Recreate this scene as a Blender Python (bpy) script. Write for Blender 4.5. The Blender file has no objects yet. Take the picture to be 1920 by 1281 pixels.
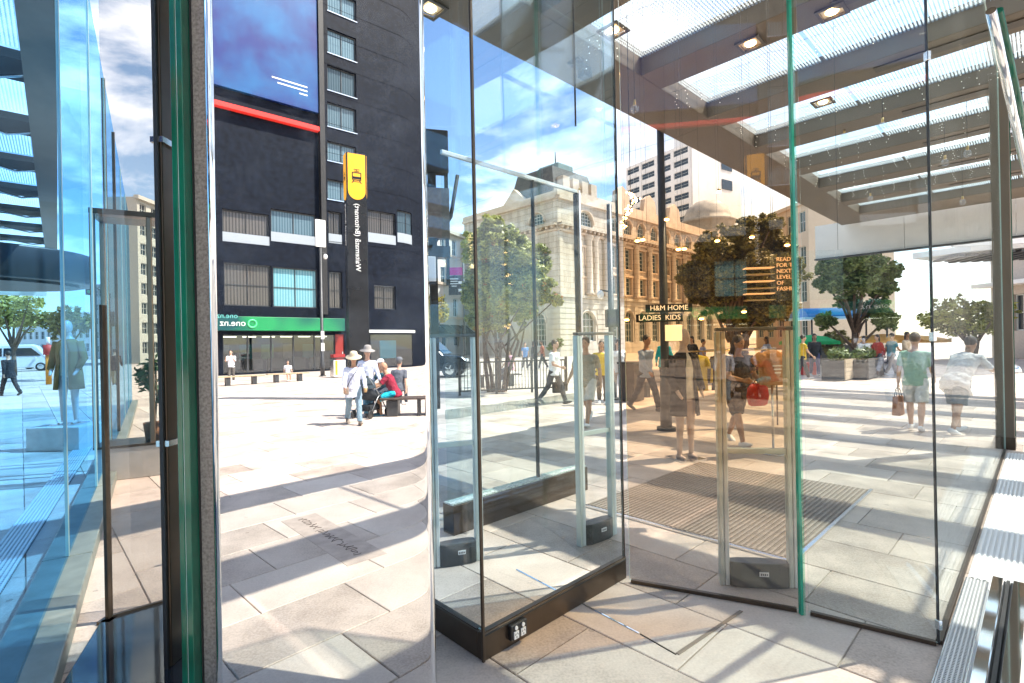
import bpy, bmesh, math, random
from mathutils import Vector, Matrix
from math import sin, cos, pi, radians, sqrt, atan2

SC = bpy.context.scene
COL = SC.collection
RND = random.Random(7)

# ------------------------------------------------------------------ camera, sky, sun, exposure
EYE = Vector((0.0, 0.0, 1.7))
cam_data = bpy.data.cameras.new('camera')
cam_data.lens = 18.0
cam_data.sensor_width = 36.0
cam_data.clip_start = 0.05
cam_data.clip_end = 3000.0
CAM = bpy.data.objects.new('camera', cam_data)
COL.objects.link(CAM)
CAM_ROT = Matrix.Rotation(radians(90), 4, 'X') @ Matrix.Rotation(radians(-1.15), 4, 'Z')
CAM.matrix_world = Matrix.Translation(EYE) @ CAM_ROT
SC.camera = CAM

SUN_ELEV, SUN_AZ = 56.0, 76.0            # azimuth: degrees clockwise from +Y (the view direction)
SUN_DIR = Vector((sin(radians(SUN_AZ)) * cos(radians(SUN_ELEV)), cos(radians(SUN_AZ)) * cos(radians(SUN_ELEV)), sin(radians(SUN_ELEV))))
world = bpy.data.worlds.new('World')
SC.world = world
world.use_nodes = True
nt = world.node_tree
nt.nodes.clear()
N = nt.nodes.new
out = N('ShaderNodeOutputWorld'); bg = N('ShaderNodeBackground')
sky = N('ShaderNodeTexSky'); sky.sky_type = 'NISHITA'; sky.sun_disc = False
sky.sun_elevation = radians(SUN_ELEV); sky.sun_rotation = radians(SUN_AZ)
sky.air_density = 1.1; sky.dust_density = 0.4; sky.ozone_density = 1.3
tc = N('ShaderNodeTexCoord'); sep = N('ShaderNodeSeparateXYZ')
nt.links.new(tc.outputs['Generated'], sep.inputs[0])
dz = N('ShaderNodeMath'); dz.operation = 'MAXIMUM'; dz.inputs[1].default_value = 0.0
nt.links.new(sep.outputs[2], dz.inputs[0])
da = N('ShaderNodeMath'); da.operation = 'ADD'; da.inputs[1].default_value = 0.16
nt.links.new(dz.outputs[0], da.inputs[0])
qx = N('ShaderNodeMath'); qx.operation = 'DIVIDE'; qy = N('ShaderNodeMath'); qy.operation = 'DIVIDE'
nt.links.new(sep.outputs[0], qx.inputs[0]); nt.links.new(da.outputs[0], qx.inputs[1])
nt.links.new(sep.outputs[1], qy.inputs[0]); nt.links.new(da.outputs[0], qy.inputs[1])
cmb = N('ShaderNodeCombineXYZ')
nt.links.new(qx.outputs[0], cmb.inputs[0]); nt.links.new(qy.outputs[0], cmb.inputs[1])
noi = N('ShaderNodeTexNoise'); noi.inputs['Scale'].default_value = 1.05; noi.inputs['Detail'].default_value = 9.0
noi.inputs['Roughness'].default_value = 0.58; noi.inputs['Distortion'].default_value = 0.35
cmap = N('ShaderNodeMapping'); cmap.inputs['Location'].default_value = (7.45, 3.0, 0)
nt.links.new(cmb.outputs[0], cmap.inputs[0]); nt.links.new(cmap.outputs[0], noi.inputs['Vector'])
ramp = N('ShaderNodeValToRGB'); ramp.color_ramp.elements[0].position = 0.49; ramp.color_ramp.elements[1].position = 0.60
nt.links.new(noi.outputs['Fac'], ramp.inputs[0])
mixc = N('ShaderNodeMix'); mixc.data_type = 'RGBA'
nt.links.new(ramp.outputs[0], mixc.inputs[0])
nt.links.new(sky.outputs[0], mixc.inputs[6])
mixc.inputs[7].default_value = (7.6, 7.8, 8.2, 1)
nt.links.new(mixc.outputs[2], bg.inputs[0]); bg.inputs[1].default_value = 0.115
nt.links.new(bg.outputs[0], out.inputs[0])

sun_data = bpy.data.lights.new('sun', 'SUN')
sun_data.energy = 4.2; sun_data.angle = radians(0.5); sun_data.color = (1.0, 0.93, 0.82)
SUN = bpy.data.objects.new('sun', sun_data); COL.objects.link(SUN)
SUN.rotation_euler = SUN_DIR.to_track_quat('Z', 'Y').to_euler()

SC.view_settings.view_transform = 'Standard'
SC.view_settings.look = 'None'
SC.view_settings.exposure = 1.33
SC.view_settings.gamma = 1.0
SC.view_settings.use_curve_mapping = False
SC.cycles.use_denoising = True
SC.cycles.max_bounces = 7
SC.cycles.use_light_tree = False
SC.cycles.diffuse_bounces = 3
SC.cycles.glossy_bounces = 6
SC.cycles.transmission_bounces = 8
SC.cycles.transparent_max_bounces = 20
SC.cycles.use_adaptive_sampling = True
SC.cycles.adaptive_threshold = 0.02
SC.cycles.caustics_reflective = False
SC.cycles.caustics_refractive = False
SC.cycles.sample_clamp_indirect = 6.0

# ------------------------------------------------------------------ measuring helpers (photo pixel -> place)
F = 960.0
def ray(px, py):
    return (CAM_ROT.to_3x3() @ Vector(((px - 960) / F, -(py - 640.5) / F, -1.0)))
def at(px, py, d):                      # point on the sight line at depth Y = d
    r = ray(px, py); return EYE + r * (d / r.y)
def ground(px, py, z=0.0):              # point on the ground
    r = ray(px, py); return EYE + r * ((z - EYE.z) / r.z)
def column_at(px, d, z=0.0):            # plan position under pixel column px at depth d
    p = at(px, 640, d); return Vector((p.x, d, z))
UANG = radians(43.8)                    # street grid: u runs away to the right, v away to the left
U = Vector((cos(UANG), sin(UANG), 0)); V = Vector((-sin(UANG), cos(UANG), 0))
MIR_P = Vector((0, 2.5, 1.7)); MIR_N = Vector((0, -cos(radians(0.25)), sin(radians(0.25))))
def mirror_ray(px, py):
    r = ray(px, py); t = (MIR_P - EYE).dot(MIR_N) / r.dot(MIR_N)
    p = EYE + r * t; return p, r - MIR_N * (2 * r.dot(MIR_N))
def mirror_ground(px, py, z=0.0):       # where a thing seen in the mirror column really stands
    p, r = mirror_ray(px, py); return p + r * ((z - p.z) / r.z)
def mirror_at(px, py, d):               # the same for a given apparent depth
    r = ray(px, py); k = EYE + r * (d / r.y)
    return k - MIR_N * (2 * (k - MIR_P).dot(MIR_N))
def hit_plane(o, r, p0, n):
    return o + r * ((p0 - o).dot(n) / r.dot(n))

# ------------------------------------------------------------------ materials
MATS = {}
def mat(name, col, rough=0.6, metal=0.0, var=0.0, scale=8.0, bump=0.0, bscale=60.0, spec=0.5, emit=None, estr=0.0, coords='Object', streak=False, blocks=None):
    if name in MATS: return MATS[name]
    m = bpy.data.materials.new(name); m.use_nodes = True
    t = m.node_tree; b = t.nodes['Principled BSDF']
    b.inputs['Roughness'].default_value = rough; b.inputs['Metallic'].default_value = metal
    b.inputs['Specular IOR Level'].default_value = spec
    c4 = (col[0], col[1], col[2], 1)
    b.inputs['Base Color'].default_value = c4
    if var or bump:
        co = t.nodes.new('ShaderNodeTexCoord')
        vec = co.outputs[coords]
        if streak:
            mp = t.nodes.new('ShaderNodeMapping'); mp.inputs['Scale'].default_value = (1, 1, 0.08)
            t.links.new(vec, mp.inputs[0]); vec = mp.outputs[0]
    if var:
        n = t.nodes.new('ShaderNodeTexNoise'); n.inputs['Scale'].default_value = scale; n.inputs['Detail'].default_value = 6
        t.links.new(vec, n.inputs['Vector'])
        mr = t.nodes.new('ShaderNodeMapRange'); mr.inputs[1].default_value = 0.3; mr.inputs[2].default_value = 0.7
        mr.inputs[3].default_value = 1 - var; mr.inputs[4].default_value = 1 + var
        t.links.new(n.outputs['Fac'], mr.inputs[0])
        mx = t.nodes.new('ShaderNodeMix'); mx.data_type = 'RGBA'; mx.blend_type = 'MULTIPLY'; mx.inputs[0].default_value = 1
        mx.inputs[6].default_value = c4
        t.links.new(mr.outputs[0], mx.inputs[7]); t.links.new(mx.outputs[2], b.inputs['Base Color'])
    if blocks:                            # coursed stone joints in the facade plane
        co2 = t.nodes.new('ShaderNodeTexCoord'); sx = t.nodes.new('ShaderNodeSeparateXYZ'); cx = t.nodes.new('ShaderNodeCombineXYZ'); br = t.nodes.new('ShaderNodeTexBrick')
        t.links.new(co2.outputs['Object'], sx.inputs[0]); t.links.new(sx.outputs[0], cx.inputs[0]); t.links.new(sx.outputs[2], cx.inputs[1]); t.links.new(cx.outputs[0], br.inputs['Vector'])
        br.inputs['Scale'].default_value = 1; br.inputs['Brick Width'].default_value = blocks[0]; br.inputs['Row Height'].default_value = blocks[1]; br.inputs['Mortar Size'].default_value = .022
        br.inputs['Color1'].default_value = (1, 1, 1, 1); br.inputs['Color2'].default_value = (.86, .85, .83, 1); br.inputs['Mortar'].default_value = (.55, .52, .48, 1)
        mb_ = t.nodes.new('ShaderNodeMix'); mb_.data_type = 'RGBA'; mb_.blend_type = 'MULTIPLY'; mb_.inputs[0].default_value = 1
        t.links.new(mx.outputs[2], mb_.inputs[6]); t.links.new(br.outputs[0], mb_.inputs[7]); t.links.new(mb_.outputs[2], b.inputs['Base Color'])
    if bump:
        n2 = t.nodes.new('ShaderNodeTexNoise'); n2.inputs['Scale'].default_value = bscale; n2.inputs['Detail'].default_value = 4
        t.links.new(vec, n2.inputs['Vector'])
        bp = t.nodes.new('ShaderNodeBump'); bp.inputs['Strength'].default_value = bump; bp.inputs['Distance'].default_value = 0.02
        t.links.new(n2.outputs['Fac'], bp.inputs['Height']); t.links.new(bp.outputs[0], b.inputs['Normal'])
    if emit:
        b.inputs['Emission Color'].default_value = (emit[0], emit[1], emit[2], 1); b.inputs['Emission Strength'].default_value = estr; m.cycles.emission_sampling = 'NONE'
    MATS[name] = m
    return m

def glass(name, tint, refl=1.0, base=0.02, wave=0.0, wscale=0.8, veil=0.0, tint2=None, base2=None, zr=(0, 1), zr2=None):
    """A clear or tinted pane: straight-through tinted transmission plus an angle-dependent mirror reflection."""
    if name in MATS: return MATS[name]
    m = bpy.data.materials.new(name); m.use_nodes = True
    t = m.node_tree; t.nodes.clear(); A = t.nodes.new
    o = A('ShaderNodeOutputMaterial'); tr = A('ShaderNodeBsdfTransparent'); gl = A('ShaderNodeBsdfGlossy')
    tr.inputs[0].default_value = (*tint, 1); gl.inputs['Roughness'].default_value = 0.0; gl.inputs[0].default_value = (0.95, 0.97, 1, 1)
    fr = A('ShaderNodeLayerWeight'); fr.inputs[0].default_value = 0.5
    pw = A('ShaderNodeMath'); pw.operation = 'POWER'; pw.inputs[1].default_value = 4.0
    t.links.new(fr.outputs['Facing'], pw.inputs[0])
    ml = A('ShaderNodeMath'); ml.operation = 'MULTIPLY_ADD'; ml.inputs[1].default_value = refl; ml.inputs[2].default_value = base
    ml.use_clamp = True
    t.links.new(pw.outputs[0], ml.inputs[0])
    if tint2 or base2:                    # tint and mirroring graded by height, standing in for reflections
        co = A('ShaderNodeTexCoord'); sp = A('ShaderNodeSeparateXYZ'); t.links.new(co.outputs['Object'], sp.inputs[0])
        hz = A('ShaderNodeMapRange'); hz.interpolation_type = 'SMOOTHSTEP'; hz.inputs[1].default_value = zr[0]; hz.inputs[2].default_value = zr[1]; t.links.new(sp.outputs[2], hz.inputs[0])
        if zr2:
            h2 = A('ShaderNodeMapRange'); h2.interpolation_type = 'SMOOTHSTEP'; h2.inputs[1].default_value = zr2[0]; h2.inputs[2].default_value = zr2[1]; h2.inputs[3].default_value = 1; h2.inputs[4].default_value = 0; t.links.new(sp.outputs[2], h2.inputs[0])
            hm = A('ShaderNodeMath'); hm.operation = 'MULTIPLY'; t.links.new(hz.outputs[0], hm.inputs[0]); t.links.new(h2.outputs[0], hm.inputs[1]); hz = hm
        if tint2:
            tm_ = A('ShaderNodeMix'); tm_.data_type = 'RGBA'; tm_.inputs[6].default_value = (*tint, 1); tm_.inputs[7].default_value = (*tint2, 1)
            t.links.new(hz.outputs[0], tm_.inputs[0]); t.links.new(tm_.outputs[2], tr.inputs[0])
        if base2:
            bm_ = A('ShaderNodeMath'); bm_.operation = 'MULTIPLY_ADD'; bm_.inputs[1].default_value = base2 - base; bm_.inputs[2].default_value = base
            t.links.new(hz.outputs[0], bm_.inputs[0]); t.links.new(bm_.outputs[0], ml.inputs[2])
    mx = A('ShaderNodeMixShader')
    t.links.new(ml.outputs[0], mx.inputs[0]); t.links.new(tr.outputs[0], mx.inputs[1]); t.links.new(gl.outputs[0], mx.inputs[2])
    if wave:
        co = A('ShaderNodeTexCoord'); n = A('ShaderNodeTexNoise'); n.inputs['Scale'].default_value = wscale; n.inputs['Detail'].default_value = 1
        bp = A('ShaderNodeBump'); bp.inputs['Strength'].default_value = wave; bp.inputs['Distance'].default_value = 0.02
        t.links.new(co.outputs['Object'], n.inputs['Vector']); t.links.new(n.outputs['Fac'], bp.inputs['Height'])
        t.links.new(bp.outputs[0], gl.inputs['Normal'])
    last = mx
    if veil:                              # dust and wiping marks; on the long pane also a painted glare haze
        co = A('ShaderNodeTexCoord'); n = A('ShaderNodeTexNoise'); n.inputs['Scale'].default_value = 3.5; n.inputs['Detail'].default_value = 8; n.inputs['Roughness'].default_value = 0.7
        mp = A('ShaderNodeMapping'); mp.inputs['Scale'].default_value = (1, 1, 0.25)
        t.links.new(co.outputs['Object'], mp.inputs[0]); t.links.new(mp.outputs[0], n.inputs['Vector'])
        mr = A('ShaderNodeMapRange'); mr.inputs[1].default_value = 0.45; mr.inputs[2].default_value = 0.75; mr.inputs[3].default_value = 0; mr.inputs[4].default_value = veil
        t.links.new(n.outputs['Fac'], mr.inputs[0])
        df = A('ShaderNodeBsdfDiffuse'); df.inputs[0].default_value = (0.7, 0.72, 0.72, 1)
        m2 = A('ShaderNodeMixShader'); t.links.new(mr.outputs[0], m2.inputs[0]); t.links.new(mx.outputs[0], m2.inputs[1]); t.links.new(df.outputs[0], m2.inputs[2])
        last = m2
    t.links.new(last.outputs[0], o.inputs[0])
    MATS[name] = m
    return m

def cloth(name, c, v=0.12):
    return mat('cloth_' + name, c, 0.85, var=v, scale=9, bump=0.35, bscale=45, spec=0.2)

# ------------------------------------------------------------------ mesh helpers
class MB:
    def __init__(self): self.v = []; self.f = []; self.m = []; self.s = []
    def add(self, vs, fs, mi=0, sm=False):
        k = len(self.v); self.v += [tuple(p) for p in vs]
        for f in fs: self.f.append(tuple(i + k for i in f)); self.m.append(mi); self.s.append(sm)
        return self
    def box(self, c, s, mi=0, rz=0.0, M=None):
        x, y, z = s[0] / 2, s[1] / 2, s[2] / 2
        vs = [Vector((a, b, d)) for a in (-x, x) for b in (-y, y) for d in (-z, z)]
        R = Matrix.Rotation(rz, 3, 'Z') if M is None else M
        vs = [R @ p + Vector(c) for p in vs]
        return self.add(vs, [(0, 1, 3, 2), (4, 6, 7, 5), (0, 4, 5, 1), (2, 3, 7, 6), (0, 2, 6, 4), (1, 5, 7, 3)], mi)
    def span(self, a, b, mi=0):           # axis-aligned box from corner to corner
        a, b = Vector(a), Vector(b); return self.box((a + b) / 2, [abs(q) for q in (b - a)], mi)
    def prism(self, poly, z0, z1, mi=0, sm=False, T=None):
        n = len(poly); vs = [Vector((p[0], p[1], z0)) for p in poly] + [Vector((p[0], p[1], z1)) for p in poly]
        if T is not None: vs = [T @ p for p in vs]
        self.add(vs, [tuple(reversed(range(n))), tuple(range(n, 2 * n))], mi)
        k = len(self.v) - 2 * n
        for i in range(n):
            j = (i + 1) % n
            self.f.append((k + i, k + j, k + n + j, k + n + i)); self.m.append(mi); self.s.append(sm)
        return self
    def tube(self, pts, rad, n=8, mi=0, cap=True, sq=None, sm=True):
        pts = [Vector(p) for p in pts]
        if not hasattr(rad, '__len__'): rad = [rad] * len(pts)
        rings = []; prev = None
        for i, p in enumerate(pts):
            t = (pts[min(i + 1, len(pts) - 1)] - pts[max(i - 1, 0)])
            t = t.normalized() if t.length > 1e-9 else Vector((0, 0, 1))
            a = prev if prev is not None else (Vector((1, 0, 0)) if abs(t.x) < 0.9 else Vector((0, 1, 0)))
            a = (a - t * a.dot(t)).normalized(); prev = a; b = t.cross(a)
            r = rad[i]; ra, rb = (r if hasattr(r, '__len__') else (r, r))
            rings.append([p + a * (cos(2 * pi * k / n) * ra) + b * (sin(2 * pi * k / n) * rb) for k in range(n)])
        base = len(self.v); vs = [q for r in rings for q in r]
        fs = [(i * n + k, i * n + (k + 1) % n, (i + 1) * n + (k + 1) % n, (i + 1) * n + k) for i in range(len(rings) - 1) for k in range(n)]
        self.add(vs, fs, mi, sm)
        if cap:
            self.f.append(tuple(base + k for k in reversed(range(n)))); self.m.append(mi); self.s.append(False)
            e = base + (len(rings) - 1) * n
            self.f.append(tuple(e + k for k in range(n))); self.m.append(mi); self.s.append(False)
        return self
    def lathe(self, prof, n=16, mi=0, o=(0, 0, 0), sm=True, a0=0.0, a1=2 * pi):
        full = abs(a1 - a0 - 2 * pi) < 1e-6; k = n if full else n + 1
        vs = [(o[0] + r * cos(a0 + (a1 - a0) * j / n), o[1] + r * sin(a0 + (a1 - a0) * j / n), o[2] + z) for r, z in prof for j in range(k)]
        fs = [(i * k + j, i * k + (j + 1) % k, (i + 1) * k + (j + 1) % k, (i + 1) * k + j) for i in range(len(prof) - 1) for j in range(n)]
        return self.add(vs, fs, mi, sm)
    def ball(self, c, r, mi=0, nu=10, nv=7, M=None):
        if not hasattr(r, '__len__'): r = (r, r, r)
        R = M or Matrix.Identity(3); c = Vector(c)
        vs = [c + R @ Vector((0, 0, -r[2]))]
        for i in range(1, nv):
            a = -pi / 2 + pi * i / nv
            vs += [c + R @ Vector((r[0] * cos(a) * cos(2 * pi * j / nu), r[1] * cos(a) * sin(2 * pi * j / nu), r[2] * sin(a))) for j in range(nu)]
        vs.append(c + R @ Vector((0, 0, r[2])))
        fs = [(0, 1 + (j + 1) % nu, 1 + j) for j in range(nu)]
        for i in range(nv - 2):
            fs += [(1 + i * nu + j, 1 + i * nu + (j + 1) % nu, 1 + (i + 1) * nu + (j + 1) % nu, 1 + (i + 1) * nu + j) for j in range(nu)]
        L = len(vs) - 1; q = 1 + (nv - 2) * nu
        fs += [(L, q + j, q + (j + 1) % nu) for j in range(nu)]
        return self.add(vs, fs, mi, True)
    def mesh(self, name, mats):
        me = bpy.data.meshes.new(name); me.from_pydata(self.v, [], self.f)
        for m in (mats if isinstance(mats, (list, tuple)) else [mats]): me.materials.append(m)
        me.polygons.foreach_set('material_index', self.m); me.polygons.foreach_set('use_smooth', self.s)
        me.update(); return me
    def build(self, name, mats, parent=None, loc=(0, 0, 0), rz=0.0, bevel=0.0):
        return link(name, self.mesh(name, mats), parent, loc, rz, bevel)

def link(name, me, parent=None, loc=(0, 0, 0), rz=0.0, bevel=0.0):
    o = bpy.data.objects.new(name, me); COL.objects.link(o)
    o.location = loc; o.rotation_euler = (0, 0, rz)
    if parent is not None: o.parent = parent
    if bevel:
        b = o.modifiers.new('bevel', 'BEVEL'); b.width = bevel; b.segments = 2; b.limit_method = 'ANGLE'; b.angle_limit = radians(50)
    return o
def thing(name, label, cat, loc=(0, 0, 0), rz=0.0, group=None):
    o = bpy.data.objects.new(name, None); COL.objects.link(o)
    o.location = loc; o.rotation_euler = (0, 0, rz); o.empty_display_size = 0.2
    return tag(o, label, cat, group)
def tag(o, label, cat, group=None):
    o['label'] = label; o['category'] = cat
    if group: o['group'] = group
    return o
def struct(o): o['kind'] = 'structure'; return o
def stuff(o): o['kind'] = 'stuff'; return o

DEPS = []
def bake(o):                              # turn a modified object into plain mesh
    dg = bpy.context.evaluated_depsgraph_get(); dg.update()
    me = bpy.data.meshes.new_from_object(o.evaluated_get(dg))
    o.modifiers.clear(); old = o.data; o.data = me
    return o
def text(name, body, size, material, parent, loc, rot=(pi / 2, 0, 0), extrude=0.004, align='CENTER', sx=1.0, space=1.0):
    cu = bpy.data.curves.new(name, 'FONT'); cu.body = body; cu.size = size; cu.extrude = extrude
    cu.align_x = align; cu.align_y = 'CENTER'; cu.resolution_u = 3; cu.space_line = space
    tmp = bpy.data.objects.new(name, cu); COL.objects.link(tmp)
    dg = bpy.context.evaluated_depsgraph_get()
    me = bpy.data.meshes.new_from_object(tmp.evaluated_get(dg))
    bpy.data.objects.remove(tmp); me.materials.clear(); me.materials.append(material)
    o = link(name, me, parent, loc); o.rotation_euler = rot; o.scale = (sx, 1, 1)
    return o

def facade(mb, W, H, th, holes, mi=0, mr=None, x0=0.0, z0=0.0):
    """Wall W x H in the local XZ plane, front at y = 0 facing -Y, with rectangular openings (x0,x1,z0,z1) cut through it."""
    mr = mi if mr is None else mr
    xs = sorted(set([x0, x0 + W] + [q for h in holes for q in h[:2]])); zs = sorted(set([z0, z0 + H] + [q for h in holes for q in h[2:4]]))
    for i in range(len(xs) - 1):
        for j in range(len(zs) - 1):
            cx, cz = (xs[i] + xs[i + 1]) / 2, (zs[j] + zs[j + 1]) / 2
            if any(h[0] < cx < h[1] and h[2] < cz < h[3] for h in holes): continue
            a, b, c, d = xs[i], xs[i + 1], zs[j], zs[j + 1]
            mb.add([(a, 0, c), (b, 0, c), (b, 0, d), (a, 0, d)], [(0, 1, 2, 3)], mi)
    for h in holes:
        a, b, c, d = h[:4]
        mb.add([(a, 0, c), (b, 0, c), (b, 0, d), (a, 0, d), (a, th, c), (b, th, c), (b, th, d), (a, th, d)],
               [(0, 4, 5, 1), (1, 5, 6, 2), (2, 6, 7, 3), (3, 7, 4, 0)], mr)
def arch_fill(mb, a, b, zt, th, mi=0, n=10):
    """The two corner pieces that turn the top of an opening a..b, up to zt, into a half circle."""
    r = (b - a) / 2; cx = (a + b) / 2; cz = zt - r
    for sgn in (-1, 1):
        for k in range(n // 2):
            t0 = pi / 2 * k / (n // 2); t1 = pi / 2 * (k + 1) / (n // 2)
            p0 = (cx + sgn * r * sin(t0), cz + r * cos(t0)); p1 = (cx + sgn * r * sin(t1), cz + r * cos(t1))
            q = [(p0[0], p0[1]), (p1[0], p1[1]), (p1[0], zt), (p0[0], zt)]
            if sgn > 0: q = q[::-1]
            q = q[::-1] if sgn < 0 else q[::-1]
            f = [(x, -0.002, z) for x, z in q]
            mb.add(f, [(0, 1, 2, 3)], mi); mb.add([(x, th, z) for x, z in q], [(3, 2, 1, 0)], mi)
            mb.add([(p0[0], -0.002, p0[1]), (p1[0], -0.002, p1[1]), (p1[0], th, p1[1]), (p0[0], th, p0[1])], [(0, 1, 2, 3)], mi)
def window(parent, a, b, c, d, y, frame_m, pane_m, bars=(1, 2), arch=False, fw=0.08, sill=None):
    """A window set in an opening a..b x c..d: frame with glazing bars, one pane behind it."""
    mb = MB(); t = 0.08
    mb.span((a, y - t, c), (a + fw, y, d)); mb.span((b - fw, y - t, c), (b, y, d))
    mb.span((a + fw, y - t, c), (b - fw, y, c + fw)); mb.span((a + fw, y - t, d - fw), (b - fw, y, d))
    for i in range(bars[0]):
        x = a + (b - a) * (i + 1) / (bars[0] + 1); mb.span((x - fw * .3, y - t * .8, c + fw), (x + fw * .3, y - t * .1, d - fw))
    for j in range(bars[1]):
        z = c + (d - c) * (j + 1) / (bars[1] + 1); mb.span((a + fw, y - t * .75, z - fw * .3), (b - fw, y - t * .15, z + fw * .3))
    w = mb.build('window', frame_m, parent)
    p = MB().span((a + .01, y + 0.005, c + .01), (b - .01, y + 0.03, d - .01)).build('pane', pane_m, w)
    if sill:
        MB().span((a - .12, -0.14, c - .14), (b + .12, 0.1, c)).build('sill', sill, w)
    return w

# ------------------------------------------------------------------ shared materials
def paving_material():
    m = bpy.data.materials.new('granite_paving'); m.use_nodes = True; t = m.node_tree; b = t.nodes['Principled BSDF']; A = t.nodes.new
    b.inputs['Roughness'].default_value = 0.55; b.inputs['Specular IOR Level'].default_value = 0.4
    geo = A('ShaderNodeNewGeometry'); oi = A('ShaderNodeObjectInfo'); at_ = A('ShaderNodeAttribute'); at_.attribute_name = 'tone'
    n1 = A('ShaderNodeTexNoise'); n1.inputs['Scale'].default_value = 1.6; n1.inputs['Detail'].default_value = 7; n1.inputs['Roughness'].default_value = 0.65
    n2 = A('ShaderNodeTexNoise'); n2.inputs['Scale'].default_value = 70; n2.inputs['Detail'].default_value = 4
    n3 = A('ShaderNodeTexVoronoi'); n3.inputs['Scale'].default_value = 3.1; n3.feature = 'F1'
    for n in (n1, n2, n3): t.links.new(geo.outputs['Position'], n.inputs['Vector'])
    def M(op, a, c, c2=None):
        k = A('ShaderNodeMath'); k.operation = op
        for i, q in enumerate((a, c, c2)):
            if q is None: continue
            if isinstance(q, (int, float)): k.inputs[i].default_value = q
            else: t.links.new(q, k.inputs[i])
        return k.outputs[0]
    s = M('ADD', at_.outputs['Fac'], M('MULTIPLY', M('SUBTRACT', oi.outputs['Random'], 0.5), 0.36))
    s = M('ADD', s, M('MULTIPLY', M('SUBTRACT', n1.outputs['Fac'], 0.5), 1.25))
    s = M('ADD', s, M('MULTIPLY', M('SUBTRACT', n2.outputs['Fac'], 0.5), 0.6))
    spot = M('LESS_THAN', n3.outputs['Distance'], 0.06)
    s = M('SUBTRACT', s, M('MULTIPLY', spot, 0.22))
    cr = A('ShaderNodeValToRGB'); e = cr.color_ramp.elements
    e[0].position = 0.0; e[0].color = (0.20, 0.155, 0.125, 1); e[1].position = 1.0; e[1].color = (0.70, 0.60, 0.52, 1)
    k = cr.color_ramp.elements.new(0.5); k.color = (0.53, 0.435, 0.37, 1)
    t.links.new(s, cr.inputs[0]); t.links.new(cr.outputs[0], b.inputs['Base Color'])
    bp = A('ShaderNodeBump'); bp.inputs['Strength'].default_value = 0.12; bp.inputs['Distance'].default_value = 0.01
    t.links.new(n2.outputs['Fac'], bp.inputs['Height']); t.links.new(bp.outputs[0], b.inputs['Normal'])
    rr = M('MULTIPLY_ADD', n1.outputs['Fac'], 0.4, 0.28); t.links.new(rr, b.inputs['Roughness'])
    return m
PAVE = paving_material()
def far_paving():
    m = bpy.data.materials.new('far_paving'); m.use_nodes = True; t = m.node_tree; b = t.nodes['Principled BSDF']; A = t.nodes.new
    b.inputs['Roughness'].default_value = 0.7
    co = A('ShaderNodeTexCoord'); br = A('ShaderNodeTexBrick'); t.links.new(co.outputs['Object'], br.inputs['Vector'])
    br.inputs['Scale'].default_value = 1.0; br.inputs['Brick Width'].default_value = 0.9; br.inputs['Row Height'].default_value = 0.6
    br.inputs['Mortar Size'].default_value = 0.012; br.inputs['Color1'].default_value = (0.52, 0.44, 0.38, 1); br.inputs['Color2'].default_value = (0.42, 0.355, 0.305, 1)
    br.inputs['Mortar'].default_value = (0.22, 0.19, 0.17, 1)
    t.links.new(br.outputs[0], b.inputs['Base Color']); return m
M_steel = mat('brushed_stainless', (0.72, 0.73, 0.74), 0.22, 1.0, var=0.08, scale=30)
M_chrome = mat('polished_chrome', (0.86, 0.88, 0.9), 0.04, 1.0)
M_bronze = mat('dark_bronze_metal', (0.10, 0.075, 0.055), 0.32, 0.7, var=0.15, scale=5)
M_darksteel = mat('dark_grey_steel', (0.055, 0.057, 0.06), 0.45, 0.3, var=0.2, scale=3)
M_grate = mat('pale_galvanised', (.72, .73, .73), .35, .35)
M_black = mat('black_plastic', (0.02, 0.021, 0.022), 0.4)
M_white = mat('white_paint', (0.8, 0.8, 0.78), 0.5, var=0.04, scale=2)
M_soffit = mat('beige_soffit', (0.145, 0.118, 0.085), 0.55, var=0.06, scale=1.2)
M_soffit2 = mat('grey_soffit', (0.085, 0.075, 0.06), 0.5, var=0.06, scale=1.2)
M_green = mat('green_glass_edge', (0.006, 0.13, 0.075), 0.12, var=0.25, scale=4, spec=0.8)
M_paleglass = mat('pale_glass_edge', (0.45, 0.62, 0.56), 0.15, var=0.1, scale=4, spec=0.8)
M_granite = mat('speckled_grey_granite', (0.34, 0.315, 0.29), 0.28, var=0.4, scale=70, bump=0.05)
M_seal = mat('dark_silicone', (0.03, 0.03, 0.03), 0.5)
G_clear = glass('clear_glass', (0.93, 0.97, 0.955), 0.5, 0.018, veil=0.02)
G_wavy = glass('wavy_clear_glass', (0.96, 0.988, 0.978), 0.6, 0.06, wave=0.2, wscale=1.3, veil=0.03)
G_bluish = glass('bluish_clear_glass', (0.86, 0.94, 1.0), 0.6, 0.05, veil=0.03)
G_graze = glass('glare_hazed_clear_glass', (0.955, 0.985, 0.975), 0.14, 0.05, wave=0.2, wscale=1.3, veil=0.06)  # strong veil paints a white glare haze over the view behind
G_brown_refl = glass('brown_reflection_tint', (0.965, 0.93, 0.90), 0.6, 0.055, veil=0.03, tint2=(0.905, 0.755, 0.56), zr=(0.25, 1.55), zr2=(2.15, 2.85))  # brown band stands in for the square reflected over the dark shop
G_vitrine_refl = glass('vitrine_reflection_tint', (0.955, 0.985, 0.985), 0.6, 0.032, wave=0.15, wscale=1.1, veil=0.012, tint2=(0.80, 0.92, 1.0), base2=0.16, zr=(2.35, 3.0))  # blue tint and extra mirroring higher up stand in for the reflected canopy
G_blue = glass('blue_tinted_glass', (0.58, 0.82, 1.0), 0.012, 0.01)
G_acrylic = glass('clear_acrylic', (0.97, 0.985, 0.98), 0.5, 0.015)

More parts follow.
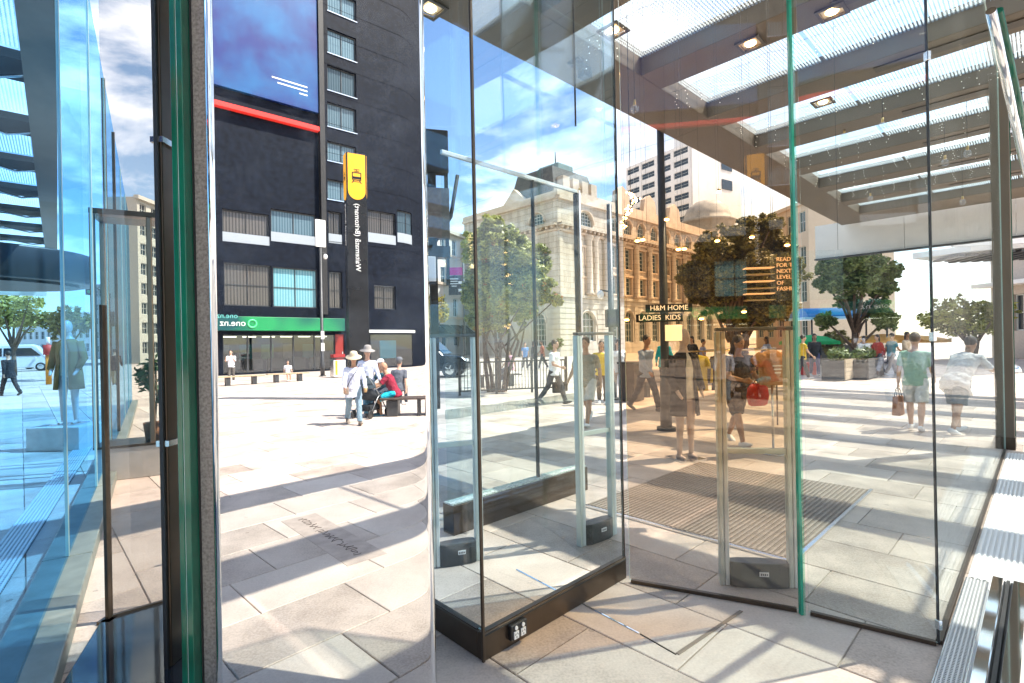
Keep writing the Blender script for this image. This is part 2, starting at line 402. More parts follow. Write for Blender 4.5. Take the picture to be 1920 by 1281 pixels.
# ------------------------------------------------------------------ ground and paving
mb = MB(); S = 900
mb.add([(-S, -S, 0), (S, -S, 0), (S, S, 0), (-S, S, 0)], [(0, 1, 2, 3)])
PLAZA = struct(mb.build('plaza_ground', far_paving(), loc=(0, 0, -0.012), rz=UANG))
def to_px(p):
    q = CAM_ROT.to_3x3().transposed() @ (Vector(p) - EYE)
    if q.z > -0.2: return None
    return 960 + F * q.x / -q.z, 640.5 - F * q.y / -q.z, -q.z
def slab_geo(mb, cx, cy, w, l, z=0.012):
    g, c = 0.004, 0.004
    a, b, d, e = cx - w / 2 + g, cx + w / 2 - g, cy - l / 2 + g, cy + l / 2 - g
    mb.add([(a, d, 0), (b, d, 0), (b, e, 0), (a, e, 0), (a, d, z - c), (b, d, z - c), (b, e, z - c), (a, e, z - c),
            (a + c, d + c, z), (b - c, d + c, z), (b - c, e - c, z), (a + c, e - c, z)],
           [(8, 9, 10, 11), (4, 5, 9, 8), (5, 6, 10, 9), (6, 7, 11, 10), (7, 4, 8, 11), (0, 1, 5, 4), (1, 2, 6, 5), (2, 3, 7, 6), (3, 0, 4, 7)])
def tone_attr(me, vals):
    a = me.attributes.new('tone', 'FLOAT', 'FACE'); a.data.foreach_set('value', vals)
SW, SL = 0.6, 0.9
cells = []
for i in range(-62, 80):
    off = (i * 0.37) % 1.0 * SL
    for j in range(-40, 52):
        s, v = (i + .5) * SW, (j + .5) * SL + off
        w = U * s + V * v
        if w.length > 34: continue
        if w.y < 0.5 and abs(w.x) > 30: continue
        p = to_px(w)
        vis = 0
        if p and p[2] > 1.2 and -60 < p[0] < 1980 and p[1] < 1380 and not (380 < p[0] < 800): vis = 1.0 / p[2] ** 3
        cells.append((vis, s, v))
cells.sort(key=lambda c: -c[0])
proto = MB(); slab_geo(proto, 0, 0, SW, SL); slab_me = proto.mesh('slab', PAVE); tone_attr(slab_me, [0.5] * len(slab_me.polygons))
for vis, s, v in cells[:300]:
    o = link('paving_slab', slab_me, PLAZA, (s, v, RND.uniform(-0.0012, 0.0008)))
rest = MB(); tones = []
for vis, s, v in cells[300:]:
    slab_geo(rest, s, v, SW, SL); tones += [RND.uniform(0.26, 0.72)] * 9
me = rest.mesh('paving_field', PAVE); tone_attr(me, tones)
o = link('paving_field', me, PLAZA); stuff(o)

# road far to the left with a kerb and lane line
mb = MB(); mb.box((0, 0, 0.0), (9, 260, 0.006))
ROAD = struct(mb.build('road', mat('asphalt', (0.06, 0.06, 0.063), 0.85, var=0.25, scale=3, bump=0.3, bscale=200, coords='Object'), loc=(-49, 60, 0.012), rz=radians(-62)))
mb = MB(); mb.box((4.75, 0, 0.05), (0.3, 260, 0.12)); struct(mb.build('kerb', mat('kerb_stone', (0.35, 0.34, 0.32), 0.8, var=0.1), loc=(-49, 60, 0.012), rz=radians(-62)))
for k in range(14):
    MB().box((0, -60 + k * 9, 0.007), (0.14, 3, 0.004)).build('lane_marking', M_white, ROAD)

# ------------------------------------------------------------------ glazed canopy over the camera
CZ = 5.5
CANOPY = thing('glazed_canopy', 'wide beige canopy with fritted glass skylight strips over the shop entrance', 'canopy', (0, 0, 0), UANG)
def frit():
    m = bpy.data.materials.new('fritted_glass'); m.use_nodes = True; t = m.node_tree; t.nodes.clear(); A = t.nodes.new
    o = A('ShaderNodeOutputMaterial'); co = A('ShaderNodeTexCoord'); vo = A('ShaderNodeTexVoronoi'); vo.inputs['Scale'].default_value = 24; vo.inputs['Randomness'].default_value = 0.0
    t.links.new(co.outputs['Object'], vo.inputs['Vector'])
    vo.voronoi_dimensions = '2D'
    st = A('ShaderNodeMath'); st.operation = 'LESS_THAN'; st.inputs[1].default_value = 0.33; t.links.new(vo.outputs['Distance'], st.inputs[0])
    f = A('ShaderNodeMath'); f.operation = 'MULTIPLY'; f.inputs[1].default_value = 0.45; t.links.new(st.outputs[0], f.inputs[0])
    tr = A('ShaderNodeBsdfTransparent'); tr.inputs[0].default_value = (0.95, 0.975, 0.97, 1)
    tl = A('ShaderNodeBsdfTranslucent'); tl.inputs[0].default_value = (0.84, 0.95, 1.0, 1)
    gl = A('ShaderNodeBsdfGlossy'); gl.inputs['Roughness'].default_value = 0.05
    m1 = A('ShaderNodeMixShader'); t.links.new(f.outputs[0], m1.inputs[0]); t.links.new(tr.outputs[0], m1.inputs[1]); t.links.new(tl.outputs[0], m1.inputs[2])
    m2 = A('ShaderNodeMixShader'); m2.inputs[0].default_value = 0.06; t.links.new(m1.outputs[0], m2.inputs[1]); t.links.new(gl.outputs[0], m2.inputs[2])
    t.links.new(m2.outputs[0], o.inputs[0]); return m
G_frit = frit()
S0, S1, V0, V1 = 0.3, 20.6, -7.5, 4.85
panels = []
k = 0
s = 0.8
while s + 1.55 < S1 - 0.2:
    panels.append((s, s + 1.52)); s += 2.1
edges = [S0] + [q for p in panels for q in p] + [S1]
for i in range(0, len(edges), 2):
    a, b = edges[i], edges[i + 1]
    mb = MB(); mb.span((a, V0 + 0.8, CZ), (b, V1 - 0.85, CZ + 0.34))
    mb.build('roof_beam', M_soffit, CANOPY, bevel=0.01)
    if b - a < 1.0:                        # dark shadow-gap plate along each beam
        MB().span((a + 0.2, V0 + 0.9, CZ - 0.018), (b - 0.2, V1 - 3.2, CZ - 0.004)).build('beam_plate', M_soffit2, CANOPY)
mb = MB(); mb.span((S0, V1 - 0.85, CZ - 0.003), (S1, V1, CZ + 0.40)); mb.build('edge_beam', M_soffit, CANOPY, bevel=0.012)
mb = MB(); mb.span((S0, V1 - 0.15, CZ + 0.40), (S1, V1 + 0.04, CZ + 0.58)); mb.build('gutter', M_soffit2, CANOPY, bevel=0.01)
mb = MB(); mb.span((S0, V0, CZ - 0.003), (S1, V0 + 0.8, CZ + 0.40)); mb.build('edge_beam', M_soffit, CANOPY)
for (a, b) in panels:
    nv = 6
    for j in range(nv):
        v0 = V0 + 0.8 + (V1 - V0 - 1.65) * j / nv; v1 = V0 + 0.8 + (V1 - V0 - 1.65) * (j + 1) / nv
        MB().span((a + 0.005, v0 + 0.02, CZ + 0.24), (b - 0.005, v1 - 0.02, CZ + 0.255)).build('roof_pane', G_frit, CANOPY)
        if j == 3: MB().span((a + 0.005, v0 - 0.02, CZ + 0.18), (b - 0.005, v0 + 0.02, CZ + 0.235)).build('glazing_bar', M_soffit2, CANOPY)
# columns that carry the far side of the canopy
for s_, lab in ((12.6, 'slim grey steel post under the canopy edge opposite the dark tree'), (20.2, 'slim grey steel post at the far corner of the canopy below the white fascia')):
    t_ = thing('canopy_post', lab, 'post', U * s_ + V * (V0 + 0.4), UANG)
    MB().box((0, 0, CZ / 2), (0.22, 0.22, CZ - 0.01)).build('shaft', M_soffit2, t_, bevel=0.01); MB().box((0, 0, 0.03), (0.4, 0.4, 0.05)).build('base_plate', M_darksteel, t_)
# white fascia across the far end of the canopy
FASC = thing('fascia_sign', 'long blank white fascia board hung across the far end of the canopy', 'sign', U * 20.9, UANG)
for k in range(4):
    MB().box((0, V1 + 0.9 - 2.6 * k - 1.3, CZ - 0.45), (0.12, 2.59, 1.2)).build('fascia_panel', M_white, FASC, bevel=0.006)
MB().box((-0.08, V1 + 0.9 - 5.2, CZ - 1.07), (0.2, 10.4, 0.05)).build('bottom_rail', M_darksteel, FASC)
for k in range(5):
    MB().box((0.08, V1 + 0.3 - 2.5 * k, CZ - 0.45), (0.06, 0.06, 1.25)).build('bracket', M_darksteel, FASC)

# recessed downlights
M_lamp = mat('warm_lamp', (1, 0.85, 0.6), 0.4, emit=(1.0, 0.62, 0.25), estr=14)
M_reflect = mat('lamp_reflector', (0.8, 0.68, 0.5), 0.3, 0.6)
def downlight(px, py, label, z=CZ):
    p = ground(px, py, z)
    t_ = thing('downlight', label, 'downlight', (p.x, p.y, z), UANG, 'recessed downlights')
    mb = MB()
    for sx, sy, a, b in ((0, 1, .30, .04), (0, -1, .30, .04), (1, 0, .04, .22), (-1, 0, .04, .22)):
        mb.box((sx * .13, sy * .13, -0.022), (a, b, 0.02))
    mb.build('trim_ring', M_soffit2, t_, bevel=0.004)
    MB().box((0, 0, -0.008), (0.215, 0.215, 0.006)).build('recess_plate', M_reflect, t_)
    mb = MB(); mb.lathe([(0.0, -0.03), (0.055, -0.028), (0.07, -0.013)], 16); mb.build('lamp', M_lamp, t_)
downlight(807, 14, 'lit square downlight in the soffit next to the mirror column')
downlight(1407, 80, 'lit square downlight on the canopy beam between the two nearest wide skylights')
downlight(1543, 190, 'lit downlight on the third canopy beam near the green glass edge')
downlight(1560, 20, 'lit downlight on the canopy beam at the upper edge of the view')
downlight(1150, 55, 'lit downlight on the beam over the glass vitrine')

# bare hanging bulbs
M_bulb = glass('bulb_glass', (0.93, 0.95, 0.96), 0.8, 0.12)
M_brass = mat('brass', (0.55, 0.40, 0.18), 0.3, 1.0)
def bulb(px, py, d, label, r=0.055):
    p = at(px, py, d); top = CZ + 0.1
    t_ = thing('hanging_bulb', label, 'light bulb', (p.x, p.y, p.z), 0, 'bare bulbs hung from the canopy')
    MB().ball((0, 0, 0), (r, r, r * 1.15), nu=12, nv=8).build('globe', M_bulb, t_)
    mb = MB(); mb.tube([(0, 0, r), (0, 0, r + .07)], .02, 8); mb.build('cap', M_brass, t_)
    MB().tube([(0, 0, r + .065), (0, 0, top - p.z)], .004, 5).build('flex', M_black, t_)
for a in ((1290, 138, 7.6, 'clear globe bulb hung under the beam with the lit square downlight'), (1483, 200, 8.6, 'clear globe bulb hung beside the upper part of the green glass edge'),
          (1655, 236, 8.2, 'large clear bulb hung low between the two white skylight strips'), (1583, 255, 9.5, 'small clear bulb hung left of the large low bulb'),
          (1772, 305, 9.0, 'clear bulb hung just beside the dark pane joint'), (1814, 288, 8.4, 'clear bulb hung nearest the beige mullion'),
          (1632, 372, 12.5, 'clear bulb hung just over the white fascia'), (1805, 379, 11, 'clear bulb hung in front of the fascia end'), (1190, 205, 6.9, 'clear bulb hung over the sky beside the vitrine edge')):
    bulb(*a)

# icicle string lights
M_wire = mat('thin_dark_wire', (0.03, 0.03, 0.03), 0.6)
M_led = mat('tiny_led', (0.9, 0.9, 0.85), 0.3, emit=(1, 0.93, 0.75), estr=0.6)
def icicles(s, v0, v1, n, label, seed):
    r = random.Random(seed); t_ = thing('icicle_light_string', label, 'string lights', U * s + V * v0 + Vector((0, 0, CZ - 0.02)), UANG, 'icicle lights under the skylights')
    w = MB(); l = MB(); L = v1 - v0
    pts = [(0.03 * sin(3 * k), L * k / 20, -0.02 - 0.03 * abs(sin(k * .9))) for k in range(21)]
    w.tube(pts, 0.002, 4)
    for i in range(n):
        y = L * (i + .5) / n + r.uniform(-.04, .04); h = r.choice((.18, .3, .42, .25)); x = r.uniform(-.02, .02); q = [(x, y, -0.03)]
        for j in range(1, 6):
            x += r.uniform(-.03, .03); y += r.uniform(-.03, .03); z = -0.03 - h * j / 5; q.append((x, y, z))
            l.ball((x, y, z), 0.006, nu=5, nv=4)
        w.tube(q, 0.0013, 4)
    w.build('wire', M_wire, t_); stuff(l.build('led_beads', M_led, t_))
icicles(5.12, 0.2, 3.9, 22, 'icicle light string along the near edge of the widest skylight', 1)
icicles(7.2, -0.6, 3.9, 26, 'icicle light string along the skylight beyond the lit square downlight', 2)
icicles(9.3, -1.6, 3.8, 26, 'icicle light string along the skylight beside the green glass edge', 3)
icicles(11.4, -2.2, 3.8, 24, 'icicle light string along the fourth skylight from the vitrine', 4)
icicles(13.5, -2.2, 3.8, 24, 'icicle light string along the fifth skylight from the vitrine', 5)
icicles(15.6, -2.4, 3.8, 22, 'icicle light string along the skylight before the white fascia', 6)
icicles(8.85, 4.3, 12.0, 0, 'bare festoon wire running out from the canopy edge beam', 8)
# dark bracket fixed under the edge beam above the vitrine
p = ground(1088, 118, CZ)
t_ = thing('floodlight_bracket', 'small dark steel bracket with floodlight under the canopy edge beam', 'floodlight', p, UANG)
MB().box((0, 0, -0.05), (.34, .12, .06)).build('arm', M_darksteel, t_, bevel=.005); MB().box((0.1, 0, -0.13), (.16, .14, .10)).build('lamp_head', M_black, t_, bevel=.01); MB().box((-.1, 0, -.02), (.1, .2, .03)).build('base_plate', M_darksteel, t_)

# ------------------------------------------------------------------ mirror-clad column
def mirror_mat():
    m = bpy.data.materials.new('polished_mirror_steel'); m.use_nodes = True; t = m.node_tree; t.nodes.clear(); A = t.nodes.new
    o = A('ShaderNodeOutputMaterial'); g = A('ShaderNodeBsdfGlossy'); g.inputs['Roughness'].default_value = 0.0; g.inputs[0].default_value = (0.95, 0.955, 0.96, 1)
    d = A('ShaderNodeBsdfDiffuse'); d.inputs[0].default_value = (0.55, 0.66, 0.8, 1)
    co = A('ShaderNodeTexCoord')
    v = A('ShaderNodeTexVoronoi'); v.inputs['Scale'].default_value = 46; t.links.new(co.outputs['Object'], v.inputs['Vector'])
    lt = A('ShaderNodeMath'); lt.operation = 'LESS_THAN'; lt.inputs[1].default_value = 0.075; t.links.new(v.outputs['Distance'], lt.inputs[0])
    n = A('ShaderNodeTexNoise'); n.inputs['Scale'].default_value = 2.4; n.inputs['Detail'].default_value = 8; n.inputs['Roughness'].default_value = 0.7; t.links.new(co.outputs['Object'], n.inputs['Vector'])
    mr = A('ShaderNodeMapRange'); mr.inputs[1].default_value = .48; mr.inputs[2].default_value = .8; mr.inputs[3].default_value = 0.004; mr.inputs[4].default_value = .15; t.links.new(n.outputs['Fac'], mr.inputs[0])
    ma = A('ShaderNodeMath'); ma.operation = 'MULTIPLY_ADD'; ma.inputs[1].default_value = .10; t.links.new(lt.outputs[0], ma.inputs[0]); t.links.new(mr.outputs[0], ma.inputs[2])
    mx = A('ShaderNodeMixShader'); t.links.new(ma.outputs[0], mx.inputs[0]); t.links.new(g.outputs[0], mx.inputs[1]); t.links.new(d.outputs[0], mx.inputs[2])
    t.links.new(mx.outputs[0], o.inputs[0]); return m
M_mirror = mirror_mat()
COLN = thing('mirror_column', 'mirror polished steel column with rounded edges reflecting the square', 'column', (0, 2.5, 0))
xl, xr = (408 - 960) / F * 2.5, (796 - 960) / F * 2.5
prof = []
R_ = 0.055
for k in range(9): a = pi - (pi / 2) * k / 8; prof.append((xl - 0.004 + R_ * (1 + cos(a)) - R_, R_ - R_ * sin(a)))
prof += [(xl + (xr - xl) * .5, 0)]
for k in range(1, 9):                     # soft bulge towards the right-hand edge
    q = k / 8; prof.append((xr - 0.10 + 0.10 * q, 0.0012 * q ** 3))
for k in range(1, 9): a = pi / 2 - (pi / 2) * k / 8; prof.append((xr + 0.022 * cos(a), 0.0012 + 0.022 - 0.022 * sin(a)))
H_ = 5.45; tilt = math.tan(radians(0.25))
vs = []
for z in (0.0, H_): vs += [(x, y + (z - 1.7) * tilt, z) for x, y in prof]
n = len(prof); mb = MB(); 
for i in range(n - 1): mb.add([vs[i], vs[i + 1], vs[n + i + 1], vs[n + i]], [(0, 1, 2, 3)], 0, False) if prof[i + 1][0] - prof[i][0] > .1 else None
for g0, g1 in ((0, 8), (10, n - 1)):
    q = list(range(g0, g1 + 1)); mb.add([vs[i] for i in q] + [vs[n + i] for i in q], [(i, i + 1, len(q) + i + 1, len(q) + i) for i in range(len(q) - 1)], 0, True)
mb.v = mb.v
bx = [(xr + .022, .024), (xr + .022 - .40, .43), (xl + .3, .43), (xl - .055, .055)]
for (a, b) in zip(bx[:-1], bx[1:]):
    mb.add([(*a, 0), (*b, 0), (*b, H_), (*a, H_)], [(0, 1, 2, 3)], 1)
me = mb.mesh('mirror_cladding', [M_mirror, M_chrome]); o = link('mirror_cladding', me, COLN)
MB().tube([((399 - 960) / F * 2.49, .0, 0), ((399 - 960) / F * 2.49, .0, 5.44)], .016, 20).build('streak_trim', M_chrome, COLN)  # chrome tube added to catch the sky as bright streaks
GP = thing('granite_pier', 'narrow speckled grey granite pier against the mirror column', 'pier', (0, 2.5, 0))
MB().span(((353 - 960) / F * 2.56, .07, 0), ((391 - 960) / F * 2.54, .42, 5.45)).build('granite_cladding', M_granite, GP, bevel=.004)
MB().span(((366 - 960) / F * 2.56, .062, 0), ((369 - 960) / F * 2.56, .0695, 5.45)).build('joint', M_seal, GP)
FIN = thing('green_glass_fin', 'thick dark green glass fin edge beside the granite pier', 'glass fin', (0, 2.5, 0))
for a, b in ((329, 339), (341, 352)):
    MB().span(((a - 960) / F * 2.5, 0.0, 0), ((b - 960) / F * 2.5, .5, 5.45)).build('glass_layer', M_green, FIN, bevel=.003)
MB().span(((339.3 - 960) / F * 2.5, .004, 0), ((340.7 - 960) / F * 2.5, .5, 5.44)).build('interlayer', M_paleglass, FIN)
POST = thing('dark_mullion', 'dark bronze mullion running up past the sky beside the green glass fin', 'mullion', column_at(316, 2.75))
MB().box((0, 0, 2.72), (.035, .10, 5.4)).build('mullion_bar', M_bronze, POST, bevel=.006)
MB().box((0, -.066, 2.72), (.02, .012, 5.4)).build('gasket', M_seal, POST)
for k in range(3): MB().box((0, 0, 1.2 + 1.6 * k), (.068, .128, .03)).build('clamp', M_steel, POST)

# ------------------------------------------------------------------ panes
def pane(name, label, p0, p1, z0, z1, th, gm, edge=M_paleglass, parent=None, joint=False):
    p0, p1 = Vector((p0[0], p0[1], 0)), Vector((p1[0], p1[1], 0)); L = (p1 - p0).length; a = atan2((p1 - p0).y, (p1 - p0).x)
    mb = MB(); h = th / 2
    mb.add([(0, -h, z0), (L, -h, z0), (L, -h, z1), (0, -h, z1), (0, h, z0), (L, h, z0), (L, h, z1), (0, h, z1)],
           [(0, 1, 2, 3), (5, 4, 7, 6)], 0)
    mb.add([(0, -h, z0), (L, -h, z0), (L, -h, z1), (0, -h, z1), (0, h, z0), (L, h, z0), (L, h, z1), (0, h, z1)],
           [(0, 4, 5, 1), (3, 2, 6, 7), (0, 3, 7, 4), (1, 5, 6, 2)], 1)
    if label:
        t_ = thing(name, label, 'glass pane', p0, a)
        mb.build('glass_sheet', [gm, edge], t_)
        MB().span((0.01, -h - .008, z0 - .018), (L - .01, h + .008, z0 + .004)).build('bottom_channel', M_bronze, t_)
        return t_
    return mb.build(name, [gm, edge], parent, p0, a)

# glass vitrine on a bronze plinth
A0 = Vector((-0.185, 2.72, 0)); B0 = A0 + U * 1.34; C0 = A0 + V * 0.95
VIT = thing('glass_vitrine', 'tall clear glass vitrine on a dark bronze plinth right of the mirror column', 'vitrine', A0, UANG)
PH = 0.145
pl = MB().span((0, 0, 0), (1.34, .05, PH)).build('plinth', M_bronze, VIT, bevel=.004)
MB().span((0, 0.0505, 0), (.05, .95, PH)).build('plinth', M_bronze, VIT, bevel=.004)
MB().span((-0.008, -.008, 0), (.008, .008, 5.44)).build('corner_bead', M_bronze, VIT, bevel=.003)
MB().span((0.0, .004, PH), (1.34, .036, PH + .008)).build('channel', M_bronze, VIT)
MB().span((.004, .06, PH), (.036, .95, PH + .008)).build('channel', M_bronze, VIT)
def vpane(a, b, z0, z1, gm):
    mb = MB(); th = .012
    d = (Vector(b) - Vector(a)).normalized(); n_ = Vector((-d.y, d.x, 0)) * th / 2; a, b = Vector((*a, 0)), Vector((*b, 0)); q = [a - n_, b - n_, b + n_, a + n_]
    vs = [(p.x, p.y, z0) for p in q] + [(p.x, p.y, z1) for p in q]
    mb.add(vs, [(0, 1, 5, 4), (2, 3, 7, 6)], 0); mb.add(vs, [(1, 2, 6, 5), (3, 0, 4, 7), (4, 5, 6, 7), (3, 2, 1, 0)], 1)
    return mb.build('glass_sheet', [gm, M_paleglass], VIT)
vpane((.014, .02), (1.335, .02), PH + .006, 5.44, G_vitrine_refl)
vpane((.02, .03), (.02, .94), PH + .006, 5.44, G_bluish)
MB().span((1.335, .01, 0.0), (1.345, .03, 5.44)).build('end_bead', M_bronze, VIT, bevel=.003)
MB().span((.89, .014, 3.1), (.894, .026, 5.4)).build('joint', M_seal, VIT)
# double power outlet on the plinth front
po = MB().box((.24, -.016, .085), (.125, .03, .085)).build('power_outlet', M_black, pl, bevel=.006)
mbs = MB()
for sx in (-.027, .027):
    mbs.box((.24 + sx, -.034, .07), (.036, .006, .04), 0); mbs.tube([(.24 + sx, -.031, .109), (.24 + sx, -.038, .109)], .011, 12, 0)
    for qx, qz, rr in ((-.008, .077, .4), (.008, .077, -.4), (0, .06, 0)): mbs.box((.24 + sx + qx, -.0375, qz), (.0035, .002, .011), 1, M=Matrix.Rotation(rr, 3, 'Y'))
stuff(mbs.build('socket_faces', [M_white, M_black], pl))
MB().span((.0015, -.0065, PH - .012), (1.33, -.0005, PH - .006)).build('seam', M_seal, VIT)

# second glass screen behind it on a low dark plinth
Q0 = U * 2.72 + V * 3.62
SCR = thing('glass_screen', 'lower glass screen with light top rail standing behind the vitrine', 'glass screen', Q0, UANG)
MB().span((0, 0, 0), (1.9, .16, .26)).build('plinth', M_bronze, SCR, bevel=.006)
MB().span((0, .02, .262), (1.9, .14, .275)).build('stone_top', mat('pale_terrazzo', (.55, .62, .58), .25, var=.5, scale=60), SCR)
def spane(x0, x1):
    mb = MB(); mb.span((x0, .074, .28), (x1, .086, 3.38)); mb.build('glass_sheet', G_clear, SCR)
spane(0.0, 1.16); spane(1.175, 1.9)
MB().span((0, .065, 3.38), (1.9, .095, 3.42)).build('top_rail', M_white, SCR, bevel=.006)
MB().span((1.16, .06, .28), (1.175, .1, 3.38)).build('joint', M_seal, SCR)
MB().span((1.87, .05, .28), (1.905, .11, 3.38)).build('end_post', M_darksteel, SCR, bevel=.004)
MB().span((0, .06, 1.02), (1.87, .10, 1.10)).build('safety_band', glass('frosted_band', (.75, .78, .76), .2, .05, veil=.6), SCR)

# storefront panes to the right
PB0 = column_at(1172, 3.58); PB1 = column_at(1487, 3.15)
pane('brown_reflection_pane', 'glass pane with brown reflection tint between the vitrine and the green glass edge', PB0, PB1, .02, 5.44, .012, G_brown_refl)
FIN2 = thing('green_glass_edge_post', 'green edge of the glass pane in front of the dark round tree', 'glass fin', column_at(1493, 3.12))
MB().span((-.010, -.01, 0.0), (.008, .02, 5.44)).build('glass_layer', mat('bright_green_edge', (.02, .32, .20), .1, var=.4, scale=3, spec=.8), FIN2, bevel=.003)
MB().span((.0085, -.008, 0.0), (.02, .018, 5.44)).build('glass_layer', glass('pale_green_strip', (.72, .95, .85), .5, .06), FIN2)
PC1 = column_at(1748, 2.78)
pane('clear_glass_pane', 'clear glass pane between the green glass edge and the dark vertical joint', column_at(1506, 3.12), PC1, .02, 5.44, .012, G_wavy)
J = thing('pane_joint', 'thin dark vertical joint with clamp between the two clear glass panes', 'joint', PC1)
MB().box((0, 0, 2.72), (.006, .014, 5.42)).build('seal_strip', M_seal, J)
for z in (.12, 1.68, 3.2): MB().box((0, -.004, z), (.02, .03, .05)).build('clamp', M_steel, J, bevel=.003)
PD1 = PC1 + U * 6.6
pane('clear_glass_pane', 'long clear glass pane from the dark joint to the beige mullion', PC1 + U * .012, PD1, .02, 5.44, .012, G_graze)
MUL = thing('beige_mullion', 'broad beige metal mullion at the end of the long clear pane', 'mullion', PD1 + U * .14, UANG)
MB().box((0, 0, 2.72), (.16, .2, 5.42)).build('mullion_bar', M_soffit, MUL, bevel=.008); MB().box((0, 0, .09), (.175, .215, .18)).build('skirting', M_bronze, MUL); MB().box((.105, -.06, 2.72), (.04, .1, 5.4)).build('green_edge', M_green, MUL)
# steel rail that slopes across the top corner
RAIL = thing('sloping_steel_rail', 'polished steel glazing rail running down across the upper corner past the mullion', 'rail', (0, 0, 0))
r0, r1, r2 = at(1852, 30, 2.4), at(1900, 190, 3.2), at(1945, 340, 4.2)
MB().tube([at(1858, 20, 2.6), at(1925, 330, 3.6)], .022, 10).build('tube', M_chrome, RAIL); MB().tube([at(1872, 20, 2.64), at(1939, 330, 3.64)], .02, 10).build('green_strip', M_green, RAIL)

# drain grating and stainless channel along the long clear pane
GR = thing('drain_grating', 'perforated steel drain grating along the foot of the long clear pane', 'grating', PC1 - V * .135 + U * -1.0, UANG)
LG = 2.1
MB().span((0, -.004, 0.001), (LG, .004, .02)).build('edge_rail', M_steel, GR); MB().span((0, .106, .001), (LG, .112, .02)).build('edge_rail', M_steel, GR)
MB().span((0, .005, .0015), (LG, .105, .003)).build('drain_bed', M_black, GR)
for k in range(6): MB().span((0, .010 + k * .0175, .004), (LG, .0165 + k * .0175, .018)).build('bar', M_grate, GR)
mb = MB()
for k in range(120): mb.span((k * LG / 120, .005, .006), (k * LG / 120 + .007, .105, .0165))
stuff(mb.build('cross_bars', M_grate, GR))
CV = thing('ribbed_cover_strip', 'wide white ribbed cover strip beyond the end of the stainless channel', 'cover strip', PC1 - V * .33 + U * 1.12, UANG)
MB().span((0, 0, .001), (5.2, .30, .012)).build('plate', M_grate, CV)
for k in range(9): MB().span((0, .012 + k * .032, .012), (5.2, .028 + k * .032, .02)).build('rib', M_white, CV)
CH = thing('stainless_channel', 'shiny stainless steel channel with a black slot beside the drain grating', 'channel', PC1 - V * .145 + U * -1.0, UANG)
def chprof(y0, y1):
    mb = MB(); P = [(y0, 0.001), (y0, .05), (y0 + .014, .068), (y1 - .014, .068), (y1, .05), (y1, .001)]
    T = Matrix(((0, 0, 1, 0), (1, 0, 0, 0), (0, 1, 0, 0), (0, 0, 0, 1)))
    mb.prism(P, 0, 2.1, T=T); return mb
chprof(-.078, 0.0).build('outer_profile', M_chrome, CH); chprof(-.19, -.10).build('inner_profile', M_chrome, CH)
MB().span((0, -.098, .001), (2.1, -.08, .06)).build('black_slot', M_black, CH)
# stainless joint strips let into the floor
def strip(label, a, b, w, m):
    a, b = ground(*a), ground(*b); L = (b - a).length
    o = MB().box((L / 2, 0, -.001), (L, w, .005)).build('floor_trim', m, None, (a.x, a.y, .003), atan2(b.y - a.y, b.x - a.x), bevel=.002); tag(o, label, 'floor trim')
strip('thin shiny steel trim strip in the floor crossing the vitrine plinth', (968, 1068), (1198, 1188), .012, M_chrome)
strip('thin bronze floor trim continuing from the steel strip to the corner', (1200, 1189), (1268, 1228), .008, M_bronze)
strip('flat brown floor trim running from the corner towards the security gate', (1270, 1227), (1390, 1146), .022, mat('brown_trim', (.22, .17, .13), .4))

# entrance mat with ribs
MAT = thing('entrance_mat', 'ribbed brown entrance mat on the paving behind the brown pane', 'mat', U * 4.15 + V * 1.35, UANG)
MB().span((0, 0, 0.001), (2.5, 1.95, .008)).build('backing', mat('mat_brown', (.19, .15, .12), .9, var=.3, scale=30), MAT)
rib = MB().span((0.03, -.010, .009), (2.47, .010, .016)).mesh('rib', mat('mat_rib', (.27, .215, .175), .7, var=.2, scale=20))
for k in range(44): link('rib', rib, MAT, (0, .03 + k * .0440, 0))
MB().span((0, -.03, .001), (2.5, -.001, .02)).build('edge_strip', M_steel, MAT); MB().span((-.03, -.03, .001), (-.001, 1.95, .02)).build('edge_strip', M_steel, MAT)

# security gates
def gate(px, d, rz, w, label):
    t_ = thing('security_gate', label, 'security gate', column_at(px, d), rz, 'shop security gates')
    H = 1.74; al = mat('gate_aluminium', (.55, .62, .57), .35, .4)
    for sx in (-1, 1):
        x = sx * (w / 2 - .028)
        MB().box((x - .017, 0, H / 2), (.03, .055, H)).build('post', al, t_, bevel=.006); MB().box((x + .017, 0, H / 2), (.03, .05, H)).build('post', mat('gate_white', (.7, .76, .73), .4), t_, bevel=.006)
    MB().box((0, 0, H + .014), (w, .06, .024)).build('top_rail', mat('gate_grey', (.14, .15, .145), .4), t_, bevel=.006)
    MB().box((0, 0, .99), (w - .12, .012, .50 * 2)).build('acrylic_panel', G_acrylic, t_)
    MB().box((0, 0, .92), (w - .12, .03, .035)).build('cross_bar', al, t_)
    mb = MB(); P = [(-w / 2 + .06, -.035), (-w / 4, -.05), (0, -.056), (w / 4, -.05), (w / 2 - .06, -.035), (w / 2 - .06, .035), (w / 4, .05), (0, .056), (-w / 4, .05), (-w / 2 + .06, .035)]
    mb.prism(P, 0.002, .17); b = mb.build('base', mat('gate_base', (.03, .035, .034), .35), t_, bevel=.006)
    MB().box((0.02, -.058, .10), (.06, .006, .03)).build('label_plate', M_white, b)
    for k, q in enumerate((-.018, -.006, .006, .018)): MB().box((0.02 + q, -.0618, .10), (.007, .002, .014 - .004 * (k % 2))).build('letter', M_black, b)
gate(850, 3.95, radians(20), .40, 'security gate with light posts just right of the mirror column')
gate(1113, 4.35, radians(38), .44, 'security gate with dark base behind the vitrine corner')
gate(1413, 3.50, radians(-8), .50, 'security gate behind the brown tinted glass with a small white label on its base')

